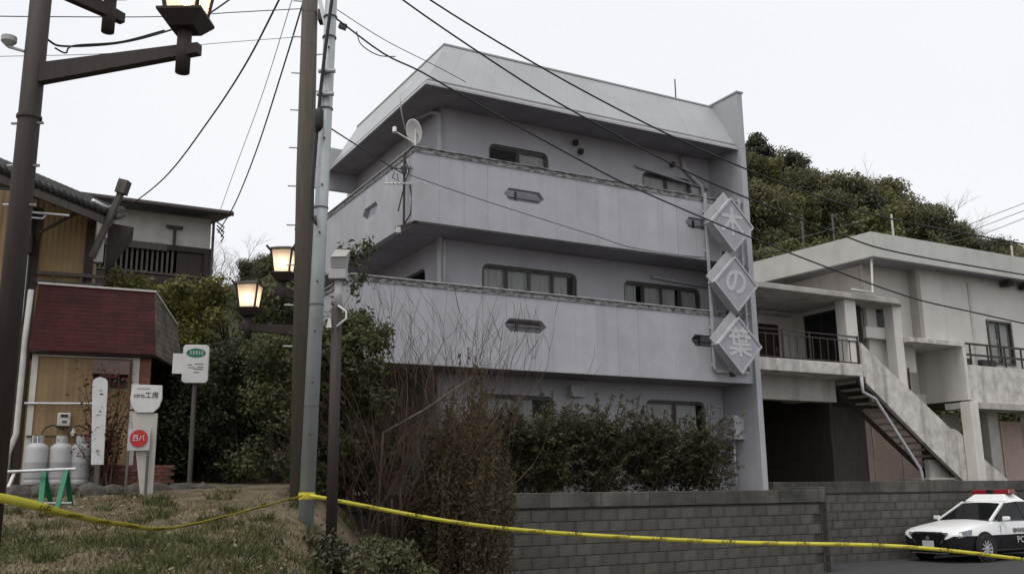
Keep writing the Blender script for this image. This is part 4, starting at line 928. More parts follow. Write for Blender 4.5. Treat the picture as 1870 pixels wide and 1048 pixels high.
rd = thing("red_disc_sign", "round red sign fixed to a small panel under the shield sign", "sign", (s1.x - .05, s1.y - .08, g1), R_(8))
zr = V3(aty(256, 800, 16.3)).z - g1
MB().box(-.18, .18, -.01, .015, zr - .2, zr + .17).build("panel", "sign_pale", rd)
MB().prism([(.145 * math.cos(R_(a)), zr + .145 * math.sin(R_(a))) for a in range(0, 360, 15)], -.022, -.011).build("disc", "sign_red", rd)
text_part("lettering", "西バ", .12, "sign_white", rd, (0, -.026, zr), (R_(90), 0, 0), sx=.85)
MB().box(-.18, -.14, -.01, .012, 0, zr - .201).build("leg", "wood_grey", rd); MB().box(.14, .18, -.01, .012, 0, zr - .201).build("leg", "wood_grey", rd)
# ------------------------------------------------------------------ roadworks barrier
br = thing("pipe_barrier", "roadworks barrier of white pipes on green A-shaped legs", "barrier", V3(aty(90, 925, 14.6)))
bo = br.location.copy()
def bpix(x, y, Y): return V3(aty(x, y, Y)) - bo
MB().tube([bpix(-30, 863, 14.3), bpix(138, 856, 14.8)], .024, 10).build("top_pipe", "pipe_galv", br)
MB().tube([bpix(-30, 921, 14.3), bpix(130, 918, 15.0)], .02, 10).build("lower_pipe", "pipe_galv", br)
for (a, b, c) in (((121, 858), (103, 932), (129, 920)), ((80, 860), (74, 922), (92, 915))):
    MB().bar(bpix(*a, 14.75), bpix(*b, 14.45), .075, .03).build("leg", "green_paint", br, bevel=.006)
    MB().bar(bpix(*a, 14.78), bpix(*c, 15.1), .075, .03).build("leg", "green_paint", br, bevel=.006)
MB().bar(bpix(27, 862, 14.5), bpix(15, 890, 14.3), .04, .04).build("clamp", "meter_box", br)

# ------------------------------------------------------------------ lamp posts
def lantern(par, top, s=1.0):
    """square lantern standing on `top` (local to par), wider at the head"""
    x, y, z = top
    def ring(w, h): return [(x - w, y - w, z + h), (x + w, y - w, z + h), (x + w, y + w, z + h), (x - w, y + w, z + h)]
    ln = MB().hexa(ring(.12 * s, 0), ring(.215 * s, .125 * s)).hexa(ring(.215 * s, .1251 * s), ring(.215 * s, .15 * s)).build("lantern", "lamp_brown", par)
    b, t, hb, ht = .15 * s, .205 * s, .151 * s, .585 * s
    for k in range(4):
        a, c = ring(b, hb)[k], ring(b, hb)[(k + 1) % 4]; d, e_ = ring(t, ht)[(k + 1) % 4], ring(t, ht)[k]
        MB().add([a, c, d, e_], [(0, 1, 2, 3)]).build("glass", "lantern_glass", ln)
        MB().bar(a, e_, .03 * s, .03 * s).build("frame_bar", "lamp_brown", ln)
    MB().hexa(ring(.25 * s, .586 * s), ring(.235 * s, .625 * s)).hexa(ring(.235 * s, .6251 * s), ring(.10 * s, .675 * s)).build("cap", "lamp_brown", ln)
    for sx_ in (-1, 1):
        for sy_ in (-1, 1): MB().bar((x + sx_ * .235 * s, y + sy_ * .235 * s, z + .60 * s), (x + sx_ * .275 * s, y + sy_ * .275 * s, z + .655 * s), .03, .03).build("cap_corner", "lamp_brown", ln)
    bu = MB().lathe([(.02 * s, 0), (.055 * s, .04 * s), (.065 * s, .1 * s), (.04 * s, .16 * s), (.01 * s, .18 * s)], 12, (x, y, z + .26 * s)).build("bulb", "bulb", ln, True)
    return ln
m = bpy.data.materials.new("lantern_glass"); m.use_nodes = True; MATS["lantern_glass"] = m
nn = m.node_tree.nodes; ll = m.node_tree.links; nn.clear(); o_ = nn.new("ShaderNodeOutputMaterial"); mx = nn.new("ShaderNodeMixShader"); mx.inputs[0].default_value = .75
tr = nn.new("ShaderNodeBsdfTransparent"); tl = nn.new("ShaderNodeBsdfTranslucent"); tl.inputs[0].default_value = (.9, .80, .70, 1); tr.inputs[0].default_value = (1, .94, .86, 1)
df = nn.new("ShaderNodeBsdfDiffuse"); df.inputs[0].default_value = (.9, .82, .75, 1); mx2 = nn.new("ShaderNodeMixShader"); mx2.inputs[0].default_value = .45
ll.new(tl.outputs[0], mx2.inputs[1]); ll.new(df.outputs[0], mx2.inputs[2]); ll.new(tr.outputs[0], mx.inputs[1]); ll.new(mx2.outputs[0], mx.inputs[2]); ll.new(mx.outputs[0], o_.inputs[0])
emit("bulb", (1.0, .80, .56), 20.0)
def lamp_post(label, base, top_z, r, arms, s=1.0):
    b = Vector(base); t = thing("lamp_post", label, "lamp post", b, 0, "brown lantern posts")
    MB().tube([(0, 0, -.1), (0, 0, top_z - b.z)], [r * 1.05, r * .95], 14).build("pole", "lamp_brown", t, True)
    for (z0, end) in arms:
        e = Vector(end) - b; p0 = Vector((0, 0, z0 - b.z)); d = (e - p0); dn = Vector((d.x, d.y, 0)).normalized()
        a = dn.cross(Vector((0, 0, 1))) * .045 * s
        pw_, ew = .22 * s, .11 * s; e2 = e + dn * .17 * s
        MB().hexa([p0 - a + Vector((0, 0, -pw_)), p0 + a + Vector((0, 0, -pw_)), e2 + a + Vector((0, 0, -ew)), e2 - a + Vector((0, 0, -ew))], [p0 - a, p0 + a, e2 + a, e2 - a]).build("arm", "lamp_brown", t, bevel=.006)
        MB().tube([e + Vector((0, 0, -.28 * s)), e + Vector((0, 0, .16 * s))], .068 * s, 14).build("spindle", "lamp_brown", t, True)
        lantern(t, (e.x, e.y, e.z + .16 * s), s)
    for z in (.0, -.42, -.8): 
        MB().lathe([(r * 1.12, 0), (r * 1.12, .03)], 14, (0, 0, arms[0][0] - b.z - .55 + z)).build("band", "iron", t) if z == 0 else None
        MB().tube([(-r - .05, -.02, arms[0][0] - b.z - .6 + z), (r + .05, -.02, arms[0][0] - b.z - .6 + z)], .014, 6).build("bolt", "chrome", t)
    return t
npb = V3(aty(22, 640, 8.5)); npb.z = gh(npb.x, npb.y)
e1 = V3(aty(336, 84, 8.15)); e2 = V3(aty(200, 16, 9.1))
npost = lamp_post("brown lantern post close by at the left edge, in front of the ochre house", (-4.53, 8.5, gh(-4.53, 8.5)), 8.2, .10, [(e1.z + .0, e1), (e2.z + .10, e2)], .95)
# spotlight and cable clip on it
mm = MB(); mm.lathe([(.02, -.05), (.07, .0), (.07, .05)], 12, (-.24, -.05, 6.05 - npost.location.z)); mm.tube([(-.24, -.05, 6.0 - npost.location.z), (-.08, -.05, 5.95 - npost.location.z)], .015, 6); mm.build("spotlight", "gas_grey", npost)
fb = V3(aty(553, 700, 17.5)); fl1 = V3(aty(453, 592, 17.3)); fl2 = V3(aty(516, 528, 17.3))
lamp_post("brown post with two lit lanterns among the trees behind the utility pole", (fb.x - .03, 17.5, gh(fb.x, 17.5)), fl2.z + .55, .11, [(fl1.z, fl1), (fl2.z, fl2)], .95)

# ------------------------------------------------------------------ utility poles
uo = Vector((-3.33, 15.0, gh(-3.33, 15.0))); up = thing("utility_pole", "thick weathered brown utility pole with climbing pegs beside the steel pole", "utility pole", uo)
ut = V3(aty(566, 0, 15.0)) - uo; utop = ut * (10.6 / ut.z)
MB().tube([(0.06, 0, -.2), tuple(utop * .5), tuple(utop)], [.165, .148, .122], 18).build("pole", "pole_wood", up, True)
for k in range(24):
    z = 2.4 + k * .33; c = utop * (z / utop.z); s_ = 1 if k % 2 else -1
    MB().tube([c + Vector((s_ * .12, -.02, 0)), c + Vector((s_ * .27, -.05, 0))], .012, 6).build("climbing_peg", "pipe_galv", up)
for z in (4.3, 5.6, 6.5, 7.0, 7.5, 8.1, 8.45):
    c = utop * (z / utop.z); MB().lathe([(.160 - z * .003, 0), (.160 - z * .003, .025)], 18, tuple(c)).build("band", "cable_grey", up)
c = utop * .76; MB().box(c.x + .16, c.x + .24, -.1, .1, c.z - .1, c.z + .1).build("insulator_box", "iron", up)
MB().bar(utop * .97 + Vector((-.3, -.15, 0)), V3(aty(601, 70, 14.2)) - uo, .05, .05).build("strut", "pipe_galv", up)
so = Vector((-2.97, 14.0, gh(-2.97, 14.0))); sp = thing("steel_pole", "pale grey steel pole standing in front of the building corner", "pole", so)
stp = V3(aty(605, 0, 14.0)) - so; stop_ = stp * (8.9 / stp.z)
MB().tube([(0, 0, -.2), tuple(stop_)], [.112, .092], 18).build("pole", "pole_steel", sp, True)
for y in (130, 172): c = V3(aty(597 if y < 150 else 594, y, 13.88)) - so; MB().tube([c + Vector((-.13, 0, 0)), c + Vector((.13, 0, 0))], .035, 10).build("arm_stub", "pole_steel", sp)
for z in (1.6, 3.1, 4.6, 6.2, 7.4, 7.75): c = stop_ * (z / stop_.z); MB().lathe([(.112, 0), (.112, .02)], 18, tuple(c)).build("band", "cable_grey", sp)
for k in range(9): c = stop_ * ((1.2 + k * .75) / stop_.z); MB().tube([c + Vector((.02, -.09, 0)), c + Vector((.02, -.125, 0))], .014, 8).build("bolt", "iron", sp)
cpts = [V3(aty(x, y, 13.82)) - so for x, y in ((612, -60), (606, 0), (594, 90), (585, 170), (578, 250), (571, 330), (569, 400), (577, 412), (575, 395))]
MB().tube(cpts, .028, 8).build("riser_cable", "cable", sp, True)
MB().tube([V3(aty(583, 197, 13.78)) - so, V3(aty(583, 203, 13.78)) - so, V3(aty(582, 232, 13.78)) - so, V3(aty(581, 240, 13.78)) - so], [.03, .07, .07, .03], 10).build("cable_joint", "cable", sp, True)
# floodlight post
fo = V3(aty(609, 815, 13.2)); fo.z = gh(fo.x, fo.y); fp_ = thing("floodlight_post", "slim dark post topped with a grey floodlight box beside the steel pole", "post", fo)
def fz(y): return V3(aty(612, y, 13.2)).z - fo.z
MB().tube([(0, 0, -.1), (0, 0, fz(562))], .075, 12).build("post", "lamp_brown", fp_, True)
MB().tube([(0.01, 0, fz(562)), (.01, 0, fz(512))], .055, 12).build("upper_post", "gas_grey", fp_, True)
MB().box(-.11, .13, -.12, .10, fz(512), fz(494)).build("bracket", "gas_grey", fp_, bevel=.01)
MB().hexa([(-.08, -.1, fz(493)), (.12, -.1, fz(493)), (.12, .1, fz(493)), (-.08, .1, fz(493))], [(-.09, -.16, fz(474)), (.14, -.16, fz(474)), (.14, .08, fz(470)), (-.09, .08, fz(470))]).build("lamp_body", "gas_grey", fp_, bevel=.01)
MB().hexa([(-.07, -.18, fz(474)), (.14, -.18, fz(474)), (.14, .08, fz(472)), (-.07, .08, fz(472))], [(-.01, -.16, fz(461)), (.19, -.16, fz(463)), (.19, -.12, fz(461)), (-.01, -.12, fz(460))]).build("visor", "meter_box", fp_)
MB().tube([(.03, -.08, fz(560)), (.14, -.08, fz(570)), (.15, -.08, fz(583)), (.02, -.09, fz(598))], .014, 8).build("cable", "dish_white", fp_, True)
MB().prism([(-.12, fz(600)), (-.05, fz(600)), (-.07, fz(583)), (-.1, fz(583))], -.1, -.05).build("junction_box", "trim_white", fp_)

# ------------------------------------------------------------------ dish and aerial on the balcony corner
dl = bw(.02, .02, P3T + .1); sd_ = thing("satellite_dish", "round white satellite dish on the third-floor balcony corner", "satellite dish", dl)
m = MB(); prof = [(r_ * .88, z_) for r_, z_ in ((.0, .05), (.1, .045), (.2, .03), (.28, .008), (.31, 0.0), (.31, .012), (.28, .022), (.1, .06), (.0, .066))]
for k in range(len(prof)): prof[k] = (max(prof[k][0], .004), prof[k][1])
m.lathe(prof, 28); dd = m.build("dish", "dish_white", sd_, True); dd.rotation_euler = (R_(-68), 0, R_(-52)); dd.location = (-.03, 0, .30)
MB().tube([(0, 0, -.02), (0.02, .02, .36)], .025, 8).build("mast", "pipe_galv", sd_)
MB().tube([(-.02, .0, .06), (-.42, -.12, .28)], .015, 6).build("feed_arm", "dish_white", sd_)
MB().tube([(-.42, -.14, .24), (-.42, -.10, .36)], .045, 10).build("feed_horn", "dish_white", sd_)
al = bw(-.12, .25, 7.2); ta = thing("tv_aerial", "thin television aerial on a mast bracketed to the balcony corner", "aerial", al)
MB().tube([(0, 0, 0), (0, 0, 1.6)], .026, 8).build("mast", "iron", ta)
MB().tube([(-.12, .0, .35), (.0, .0, .9), (.10, .0, 1.25), (.0, 0, 1.5)], .014, 6).build("lead", "cable", ta, True)
MB().box(-.05, .05, -.06, .02, 1.18, 1.32).build("booster_box", "iron", ta)
MB().tube([(-.3, -.03, 1.28), (.2, -.03, 1.27)], .014, 6).build("boom", "cable_grey", ta)
for k in range(5): MB().tube([(-.26 + k * .1, -.15, 1.28), (-.26 + k * .1, .1, 1.28)], .008, 5).build("element", "cable_grey", ta)
MB().tube([(-.42, -.03, .95), (.46, -.03, .93)], .017, 6).build("boom", "dish_white", ta)
for k in range(9): x = -.3 + k * .085; MB().tube([(x, -.13, .945), (x, .07, .945)], .009, 5).build("element", "dish_white", ta)
MB().tube([(-.38, -.03, 1.1), (-.34, -.03, .95), (-.38, -.03, .8)], .008, 5).build("reflector", "dish_white", ta)
MB().tube([(0, 0, .05), (.14, -.03, .28), (.17, -.03, .6), (.12, -.03, .9)], .016, 6).build("lead", "cable", ta, True)
MB().bar((-.18, .05, .0), (.3, -.05, .12), .05, .05).build("bracket", "iron", ta); MB().box(-.16, -.06, -.06, .06, -.12, .0).build("clamp", "meter_box", ta)
for dx, dz in ((-.2, 1.2), (-.05, 1.32)): MB().tube([(dx, -.02, dz), (dx - .05, -.02, dz - .12), (dx + .08, -.02, dz - .2), (dx + .05, -.02, dz - .04)], .012, 6).build("cable_loop", "cable", ta, True)

dc = [V3(aty(x, y, Y)) for x, y, Y in ((740, 237, 18.95), (733, 205, 18.6), (730, 175, 18.4), (752, 150, 18.7))]
MB(dl).tube(dc, .012, 6).build("cable", "dish_white", sd_, True)

# ------------------------------------------------------------------ overhead wires (smooth runs between poles and houses)
def spline(pts, n=40):
    P = [np.array(p, float) for p in pts]; P = [2 * P[0] - P[1]] + P + [2 * P[-1] - P[-2]]; out = []
    segs = len(P) - 3
    for s_ in range(segs):
        p0, p1, p2, p3 = P[s_:s_ + 4]
        for k in range(max(2, n // segs)):
            t = k / max(2, n // segs); out.append(0.5 * ((2 * p1) + (p2 - p0) * t + (2 * p0 - 5 * p1 + 4 * p2 - p3) * t * t + (3 * p1 - p0 - 3 * p2 + p3) * t ** 3))
    out.append(P[-2]); return [Vector(p) for p in out]
def wire(label, pix, Ya, Yb, r, mat="cable", name="overhead_wire"):
    x0, x1 = pix[0][0], pix[-1][0]; tot = [0.0]
    for a, b in zip(pix[:-1], pix[1:]): tot.append(tot[-1] + math.hypot(b[0] - a[0], b[1] - a[1]))
    pts = []
    for (x, y), d in zip(pix, tot):
        t = d / tot[-1]; Y = 1 / ((1 - t) / Ya + t / Yb); pts.append(aty(x, y, Y))
    o = MB().tube(spline(pts), r, 6).build(name, mat, None, True)
    return tag(o, label, "wire", "overhead wires")
wire("black overhead wire crossing the roof edge, upper left of the pair running to the right", [(600, -110), (735, 0), (926, 130), (1044, 202), (1233, 303), (1360, 360), (1534, 428), (1650, 463), (1960, 517)], 15, 21, .016)
wire("black overhead wire highest across the roof, ending over the white house eaves", [(640, -110), (785, 0), (1000, 130), (1192, 232), (1339, 299), (1432, 336), (1541, 374), (1650, 405), (1960, 462)], 15, 21, .016)
wire("long black wire from the steel pole past the third-floor windows and the top diamond sign", [(612, 33), (700, 98), (770, 132), (880, 195), (1056, 291), (1141, 335), (1289, 400), (1450, 465), (1650, 539), (1777, 570), (1960, 610)], 14.1, 20, .014)
wire("thin wire running parallel above the long wire between steel pole and roof", [(606, 12), (700, 72), (790, 118), (850, 150)], 14.1, 16.5, .007, "cable_grey")
wire("slack loop of cable hanging below the wire near the steel pole", [(651, 58), (660, 82), (690, 101), (722, 104)], 14.5, 15.4, .009)
wire("wire from the steel pole down to the aerial at the balcony corner", [(601, 233), (640, 258), (690, 290), (727, 312)], 14.0, 18.6, .012)
wire("thin wire drooping along the third-floor balcony front", [(727, 312), (820, 345), (920, 378), (1085, 430), (1169, 455), (1320, 470), (1440, 440), (1580, 402)], 18.4, 26.0, .009, "cable_grey")
wire("black wire from the utility pole top down to the slatted balcony roof", [(520, -20), (450, 115), (380, 222), (300, 325), (215, 392)], 15, 26, .017)
wire("black wire from the utility pole to the corner of the slatted-balcony house", [(558, -10), (520, 115), (470, 270), (430, 370), (398, 425)], 15, 26.5, .015)
wire("pale thin wire left of the utility pole slanting down to the balcony house eave", [(538, -15), (480, 170), (425, 320), (396, 402)], 15, 26.4, .007, "cable_grey")
wire("thin horizontal wire at the very top between lamp post and utility pole", [(-20, 30), (80, 31), (290, 31), (430, 23), (560, 16)], 12, 15, .008, "cable_grey")
wire("faint wire crossing behind the brown lamp post arm", [(-20, 104), (200, 98), (390, 80), (545, 68)], 13, 15, .005, "cable_grey")
wire("doubled black cable swooping from the lamp post to the upper edge", [(62, 45), (90, 75), (120, 85), (210, 80), (290, 62), (370, 32), (440, -15)], 8.6, 10.5, .011)
wire("black cable hanging in a second curve above the lamp post arm", [(100, 88), (120, 97), (135, 84), (220, 77), (300, 56)], 8.6, 9.6, .009)
for k, dy in enumerate((0, 13, 27)):
    wire(("upper", "middle", "lower")[k] + " of three thin wires at the right edge over the wooded hill", [(1720, 432 + dy * .5), (1790, 402 + dy), (1900, 360 + dy)], 40, 34, .012, "cable_grey")
# small block clipped on a wire
ck = V3(aty(626, 48, 14.3)); ob = MB(ck).bar(ck + Vector((-.055, 0, .015)), ck + Vector((.055, 0, -.03)), .07, .09).build("wire_clamp", "cable_grey", None, loc=ck); tag(ob, "small grey clamp box on the wire beside the steel pole", "clamp")

# ------------------------------------------------------------------ police tape
def tape(label, pts, width, twists, words):
    P = spline(pts, 120); o0 = P[0]; m = MB(o0); n = len(P); rows = []
    for i, p in enumerate(P):
        d = (P[min(i + 1, n - 1)] - P[max(i - 1, 0)]).normalized(); side_ = Vector((d.y, -d.x, 0)).normalized(); a = twists(i / (n - 1))
        w = (Vector((0, 0, 1)) * math.cos(a) + side_ * math.sin(a)) * width / 2; rows.append((p - w, p + w))
    vs_ = [q_ for r in rows for q_ in r]; m.add(vs_, [(2 * i, 2 * i + 2, 2 * i + 3, 2 * i + 1) for i in range(n - 1)])
    t = thing("barrier_tape", label, "barrier tape", o0); ob = m.build("ribbon", "tape_yellow", t, True)
    so_ = ob.modifiers.new("thick", 'SOLIDIFY'); so_.thickness = .002
    L = 0; acc = [0]
    for a, b in zip(P[:-1], P[1:]): L += (b - a).length; acc.append(L)
    k = 0; s_ = .25
    while s_ < L - .3:
        i = max(1, min(n - 2, int(np.searchsorted(acc, s_)))); p = P[i]; d = (P[i + 1] - P[i - 1]).normalized()
        a = twists(i / (n - 1)); sd2 = Vector((d.y, -d.x, 0)).normalized(); w = (Vector((0, 0, 1)) * math.cos(a) + sd2 * math.sin(a)).normalized()
        nrm = d.cross(w).normalized()
        if nrm.y > 0: nrm = -nrm
        x_ = w.cross(nrm)
        me = words[k % len(words)]; tx = link_mesh("lettering", me, None, t); M = Matrix((x_, w, nrm)).transposed().to_4x4(); M.translation = p + nrm * .004 - o0; tx.matrix_local = M
        k += 1; s_ += .62
def word_mesh(s, size):
    o = text_part("lettering", s, size, "print_black", None, (0, 0, 0), (0, 0, 0), .0005); me = o.data; bpy.data.objects.remove(o); return me
words = [word_mesh("立入禁止", .062), word_mesh("KEEP OUT", .058)]
tp_ = Vector((-2.97, 13.86, .98 + .25))
ta0 = V3(aty(-60, 905, 7.2)); ta1 = V3(aty(0, 909, 7.6)); ta2 = V3(aty(60, 921, 8.4)); ta3 = V3(aty(130, 940, 9.2)); ta4 = V3(aty(215, 956, 10.2)); tz = V3(aty(553, 905, 13.86)); ta5 = V3(aty(330, 961, 11.6))
tape("yellow barrier tape at the left, strung low across the grassy bank", [ta0, ta1, ta2, ta3, ta4, ta5, tz], .075, lambda t: .15 + .9 * smooth(.25, .6, t), words)
tb = [tz + Vector((.1, -.02, 0)), V3(aty(900, 962, 14.6)), V3(aty(1300, 988, 15.4)), V3(aty(1640, 997, 16.0)), V3(aty(1870, 1021, 16.2)), V3(aty(2000, 1040, 16.4))]
tape("yellow barrier tape strung across the road in front of the patrol car", tb, .06, lambda t: .1 + .12 * math.sin(9 * t), words)
tq = tb[-1]; stk = thing("tape_stake", "slim stake holding the end of the tape on the road", "stake", (tq.x + .03, tq.y + .03, 0)); MB().tube([(0, 0, .03), (0, 0, tq.z + .15)], .02, 8).build("rod", "pipe_galv", stk); MB().lathe([(.18, 0), (.18, .03), (.04, .05)], 16).build("foot", "tyre", stk)

kn = MB().lathe([(.118, -.05), (.122, -.02), (.12, .03), (.118, .05)], 18, (0, 0, 0), cap=False).build("tape_knot", "tape_yellow", None, True, loc=(so.x + .005, so.y, tz.z)); tag(kn, "yellow tape wound round the steel pole where both lengths are tied", "barrier tape")
# ------------------------------------------------------------------ foliage generators
NPR = np.random.default_rng(5)
def leaf_mesh(name, C, N, L, mat, asp=.5):
    """one small four-point leaf per row of C, facing roughly along N"""
    n = len(C); L = np.broadcast_to(L, (n,)) * NPR.uniform(.45, 1.5, n)
    N = N / (np.linalg.norm(N, axis=1, keepdims=True) + 1e-9)
    A = NPR.normal(size=(n, 3)); T = np.cross(N, A); T /= np.linalg.norm(T, axis=1, keepdims=True) + 1e-9; Bn = np.cross(N, T)
    l2_ = L[:, None] / 2; w2 = l2_ * asp
    Vv = np.empty((n, 4, 3)); Vv[:, 0] = C - T * l2_; Vv[:, 1] = C + Bn * w2; Vv[:, 2] = C + T * l2_; Vv[:, 3] = C - Bn * w2
    me = bpy.data.meshes.new(name); me.vertices.add(4 * n); me.loops.add(4 * n); me.polygons.add(n)
    me.vertices.foreach_set("co", Vv.reshape(-1)); me.loops.foreach_set("vertex_index", np.arange(4 * n, dtype=np.int32))
    me.polygons.foreach_set("loop_start", np.arange(0, 4 * n, 4, dtype=np.int32)); me.polygons.foreach_set("loop_total", np.full(n, 4, dtype=np.int32))
    me.update(calc_edges=True); me.validate(); me.materials.append(MATS[mat]); return me
def clump_points(clumps, n, shell=.45):
    cl = np.array(clumps, float); w = (cl[:, 3] * cl[:, 4] * cl[:, 5]) ** .67; w /= w.sum()
    k = NPR.choice(len(cl), n, p=w); d = NPR.normal(size=(n, 3)); d /= np.linalg.norm(d, axis=1, keepdims=True); r = NPR.uniform(0, 1, n) ** shell
    r *= 1 + .12 * NPR.normal(size=n)
    P = cl[k, :3] + d * r[:, None] * cl[k, 3:6]; return P, d * .8 + NPR.normal(size=(n, 3)) * .7 + np.array([0, 0, .5])
def ball_clumps(rng, R, H, z0, n, rmin, rmax, top=.75):
    out = []
    for i in range(n):
        a = rng.uniform(0, 6.283); h = rng.uniform(0, 1); rr = R * math.sqrt(max(.05, 1 - (abs(h - .4) / .65) ** 2)) * rng.uniform(.45, .95); s_ = rng.uniform(rmin, rmax)
        out.append((rr * math.cos(a), rr * math.sin(a), z0 + h * H, s_, s_, s_ * .75))
    return out
def trunk_mesh(rng, h, r, targets, mat_n=7):
    m = MB(); p = [(0, 0, -.3), (rng.uniform(-.05, .05) * h, rng.uniform(-.05, .05) * h, h * .35), (rng.uniform(-.06, .06) * h, rng.uniform(-.06, .06) * h, h * .7)]
    m.tube(p, [r, r * .75, r * .45], 8)
    for t in targets:
        s_ = Vector(p[1]).lerp(Vector(p[2]), rng.uniform(0, 1)); e_ = Vector(t); mid = s_.lerp(e_, .5) + Vector((0, 0, rng.uniform(0, .1) * h)); m.tube([s_, mid, e_], [r * .35, r * .25, r * .1], 6)
    return m.mesh("trunk", True)
def leafy(name, label, cat, loc, clumps, n, leaf, mat, h, r, group=None, bark="bark", asp=.5, seed=1, shell=.45):
    rng = random.Random(seed); t = thing(name, label, cat, loc, 0, group)
    P, N = clump_points(clumps, n, shell); link_mesh("crown", leaf_mesh("crown", P, N, leaf, mat, asp), None, t)
    link_mesh("trunk", trunk_mesh(rng, h, r, [c[:3] for c in rng.sample(list(clumps), min(9, len(clumps)))]), bark, t); return t
def bare_mesh(rng, h, r0, depth=5, spread=.5, n0=1, kids=(2, 3), up_=.25, flat=1.0):
    m = MB()
    def grow(p, d, L, r, lev):
        n_ = 3; pts = [p]; q_ = Vector(p); dd = Vector(d)
        for k in range(n_): dd = (dd + Vector((rng.gauss(0, .12), rng.gauss(0, .12), rng.gauss(0, .08) + up_ * .25))).normalized(); q_ = q_ + dd * L / n_; pts.append(q_.copy())
        rs_ = [r * (1 - .45 * k / n_) for k in range(n_ + 1)]; m.tube(pts, rs_, 6 if lev < 2 else 4 if lev < 4 else 3, lev < 2)
        if lev >= depth: return
        for k in range(rng.randint(*kids) + (1 if lev == 0 else 0)):
            s_ = pts[rng.randint(1, n_)] if k else pts[-1]; a = Vector((rng.gauss(0, 1), rng.gauss(0, 1) * flat, rng.gauss(0, .6))).normalized()
            grow(s_, (dd + a * spread).normalized(), L * rng.uniform(.62, .85), max(r * .55, .004), lev + 1)
    for k in range(n0):
        a = rng.uniform(0, 6.283); d = Vector((math.cos(a) * (.15 if n0 == 1 else .68), math.sin(a) * (.15 if n0 == 1 else .5), 1)).normalized()
        grow(Vector((0, 0, -.1)), d, h * .36 * rng.uniform(.85, 1.1), r0, 0)
    return m.mesh("branches", True, fix=False)

# ------------------------------------------------------------------ wooded hill on the right, bare ridge on the left
SIL = [(1200, 330), (1300, 300), (1365, 285), (1400, 262), (1440, 268), (1480, 285), (1530, 300), (1580, 322), (1620, 340), (1680, 362), (1740, 384), (1800, 415), (1870, 440), (1980, 480), (2150, 520)]
SILL = [(180, 520), (330, 500), (390, 495), (450, 485), (520, 478), (600, 480), (700, 490)]
def sil(x, S):
    return float(np.interp(x, [s_[0] for s_ in S], [s_[1] for s_ in S]))
def hill_z(x, Y, S, off, Y0, Y1):
    zr_ = aty(x, sil(x, S) + off, Y1)[2]; t = smooth(Y0, Y1, Y) * .85 + .15 * min(1, max(0, (Y - Y0) / (Y1 - Y0))); return ZS + (zr_ - ZS) * t
def hill(name, S, xa, xb, off, Y0, Y1, Y2):
    m = MB(); xs = np.linspace(xa, xb, 26); ys = list(np.linspace(Y0, Y1, 14)) + [Y1 + 8, Y2]
    for Y in ys:
        for x in xs:
            z = hill_z(x, min(Y, Y1), S, off, Y0, Y1) - (0 if Y <= Y1 else (Y - Y1) * .25) + (NPR.uniform(-.4, .4) if Y0 < Y < Y1 else 0); p = aty(x, 800, Y); m.v.append((p[0], p[1], z - (.3 if Y == Y0 else 0)))
    n = len(xs)
    for j in range(len(ys) - 1):
        for i in range(n - 1): m.f.append((j * n + i, j * n + i + 1, (j + 1) * n + i + 1, (j + 1) * n + i))
    return struct(m.build(name, "hill_soil", smooth_=True))
hill("hill", SIL, 1150, 2150, 118, 46, 88, 120); hill("hill", SILL, 150, 720, 30, 40, 66, 90)
HP = {}
def hproto(kind, seed):
    rng = random.Random(seed)
    if kind == 'round':
        cl = ball_clumps(rng, 2.2, 4.0, 1.6, 34, .7, 1.2); P, N = clump_points(cl, 13000, .38); lm, sz, tgt = 'leaf_hill', .25, cl
    elif kind == 'pine':
        cl = [(rng.uniform(-1, 1) * (1.9 - .2 * k), rng.uniform(-1, 1) * (1.9 - .2 * k), 3.2 + k * .42, rng.uniform(.6, 1.1), rng.uniform(.6, 1.1), .32) for k in range(9) for _ in range(2)]
        cl += [(0, 0, 7.0, .7, .7, .4)]; P, N = clump_points(cl, 7000, .45); lm, sz, tgt = 'leaf_pine', .26, cl
    elif kind == 'bamboo':
        cl = []
        for k in range(16):
            a = rng.uniform(0, 6.28); rr = rng.uniform(0, 1.5)
            for j in range(4): cl.append((rr * math.cos(a) * (1 + j * .18), rr * math.sin(a) * (1 + j * .18), 2.2 + j * 1.15 + rng.uniform(-.4, .4), .5, .5, .75))
        P, N = clump_points(cl, 8000, .6); lm, sz, tgt = 'leaf_bamboo', .30, cl[:9]
    me = leaf_mesh("crown", P, N, sz, lm, .42); tk = trunk_mesh(rng, 5.5, .17, [c[:3] for c in rng.sample(list(tgt), 8)]); tk.materials.append(MATS['bark']); return me, tk
for kd in ('round', 'pine', 'bamboo'): HP[kd] = [hproto(kd, 20 + i) for i in range(3 if kd == 'round' else 2)]
HP['bare'] = []
for i in range(3):
    me = bare_mesh(random.Random(40 + i), 7.5, .11, 5, .62, 1, (2, 4)); me.materials.append(MATS['bark_pale']); HP['bare'].append((me, None))
HL = {'round': "round-crowned evergreen on the wooded hill behind the white house", 'pine': "dark layered pine on the wooded hill behind the white house", 'bamboo': "feathery yellow-green bamboo clump on the wooded hill behind the white house", 'bare': "leafless tree on the wooded hill behind the white house"}
def hill_tree(kind, x, y, z, s_, rng, label, group):
    me, tk = rng.choice(HP[kind]); t = thing({'round': 'evergreen_tree', 'pine': 'pine_tree', 'bamboo': 'bamboo_clump', 'bare': 'bare_tree'}[kind], label, 'bamboo' if kind == 'bamboo' else 'tree', (x, y, z - .15), rng.uniform(0, 6.28), group)
    t.scale = (s_ * rng.uniform(.9, 1.1), s_ * rng.uniform(.9, 1.1), s_ * rng.uniform(.92, 1.08))
    link_mesh("crown" if kind != 'bare' else "branches", me, None, t)
    if tk: link_mesh("trunk", tk, None, t)
rng = random.Random(77)
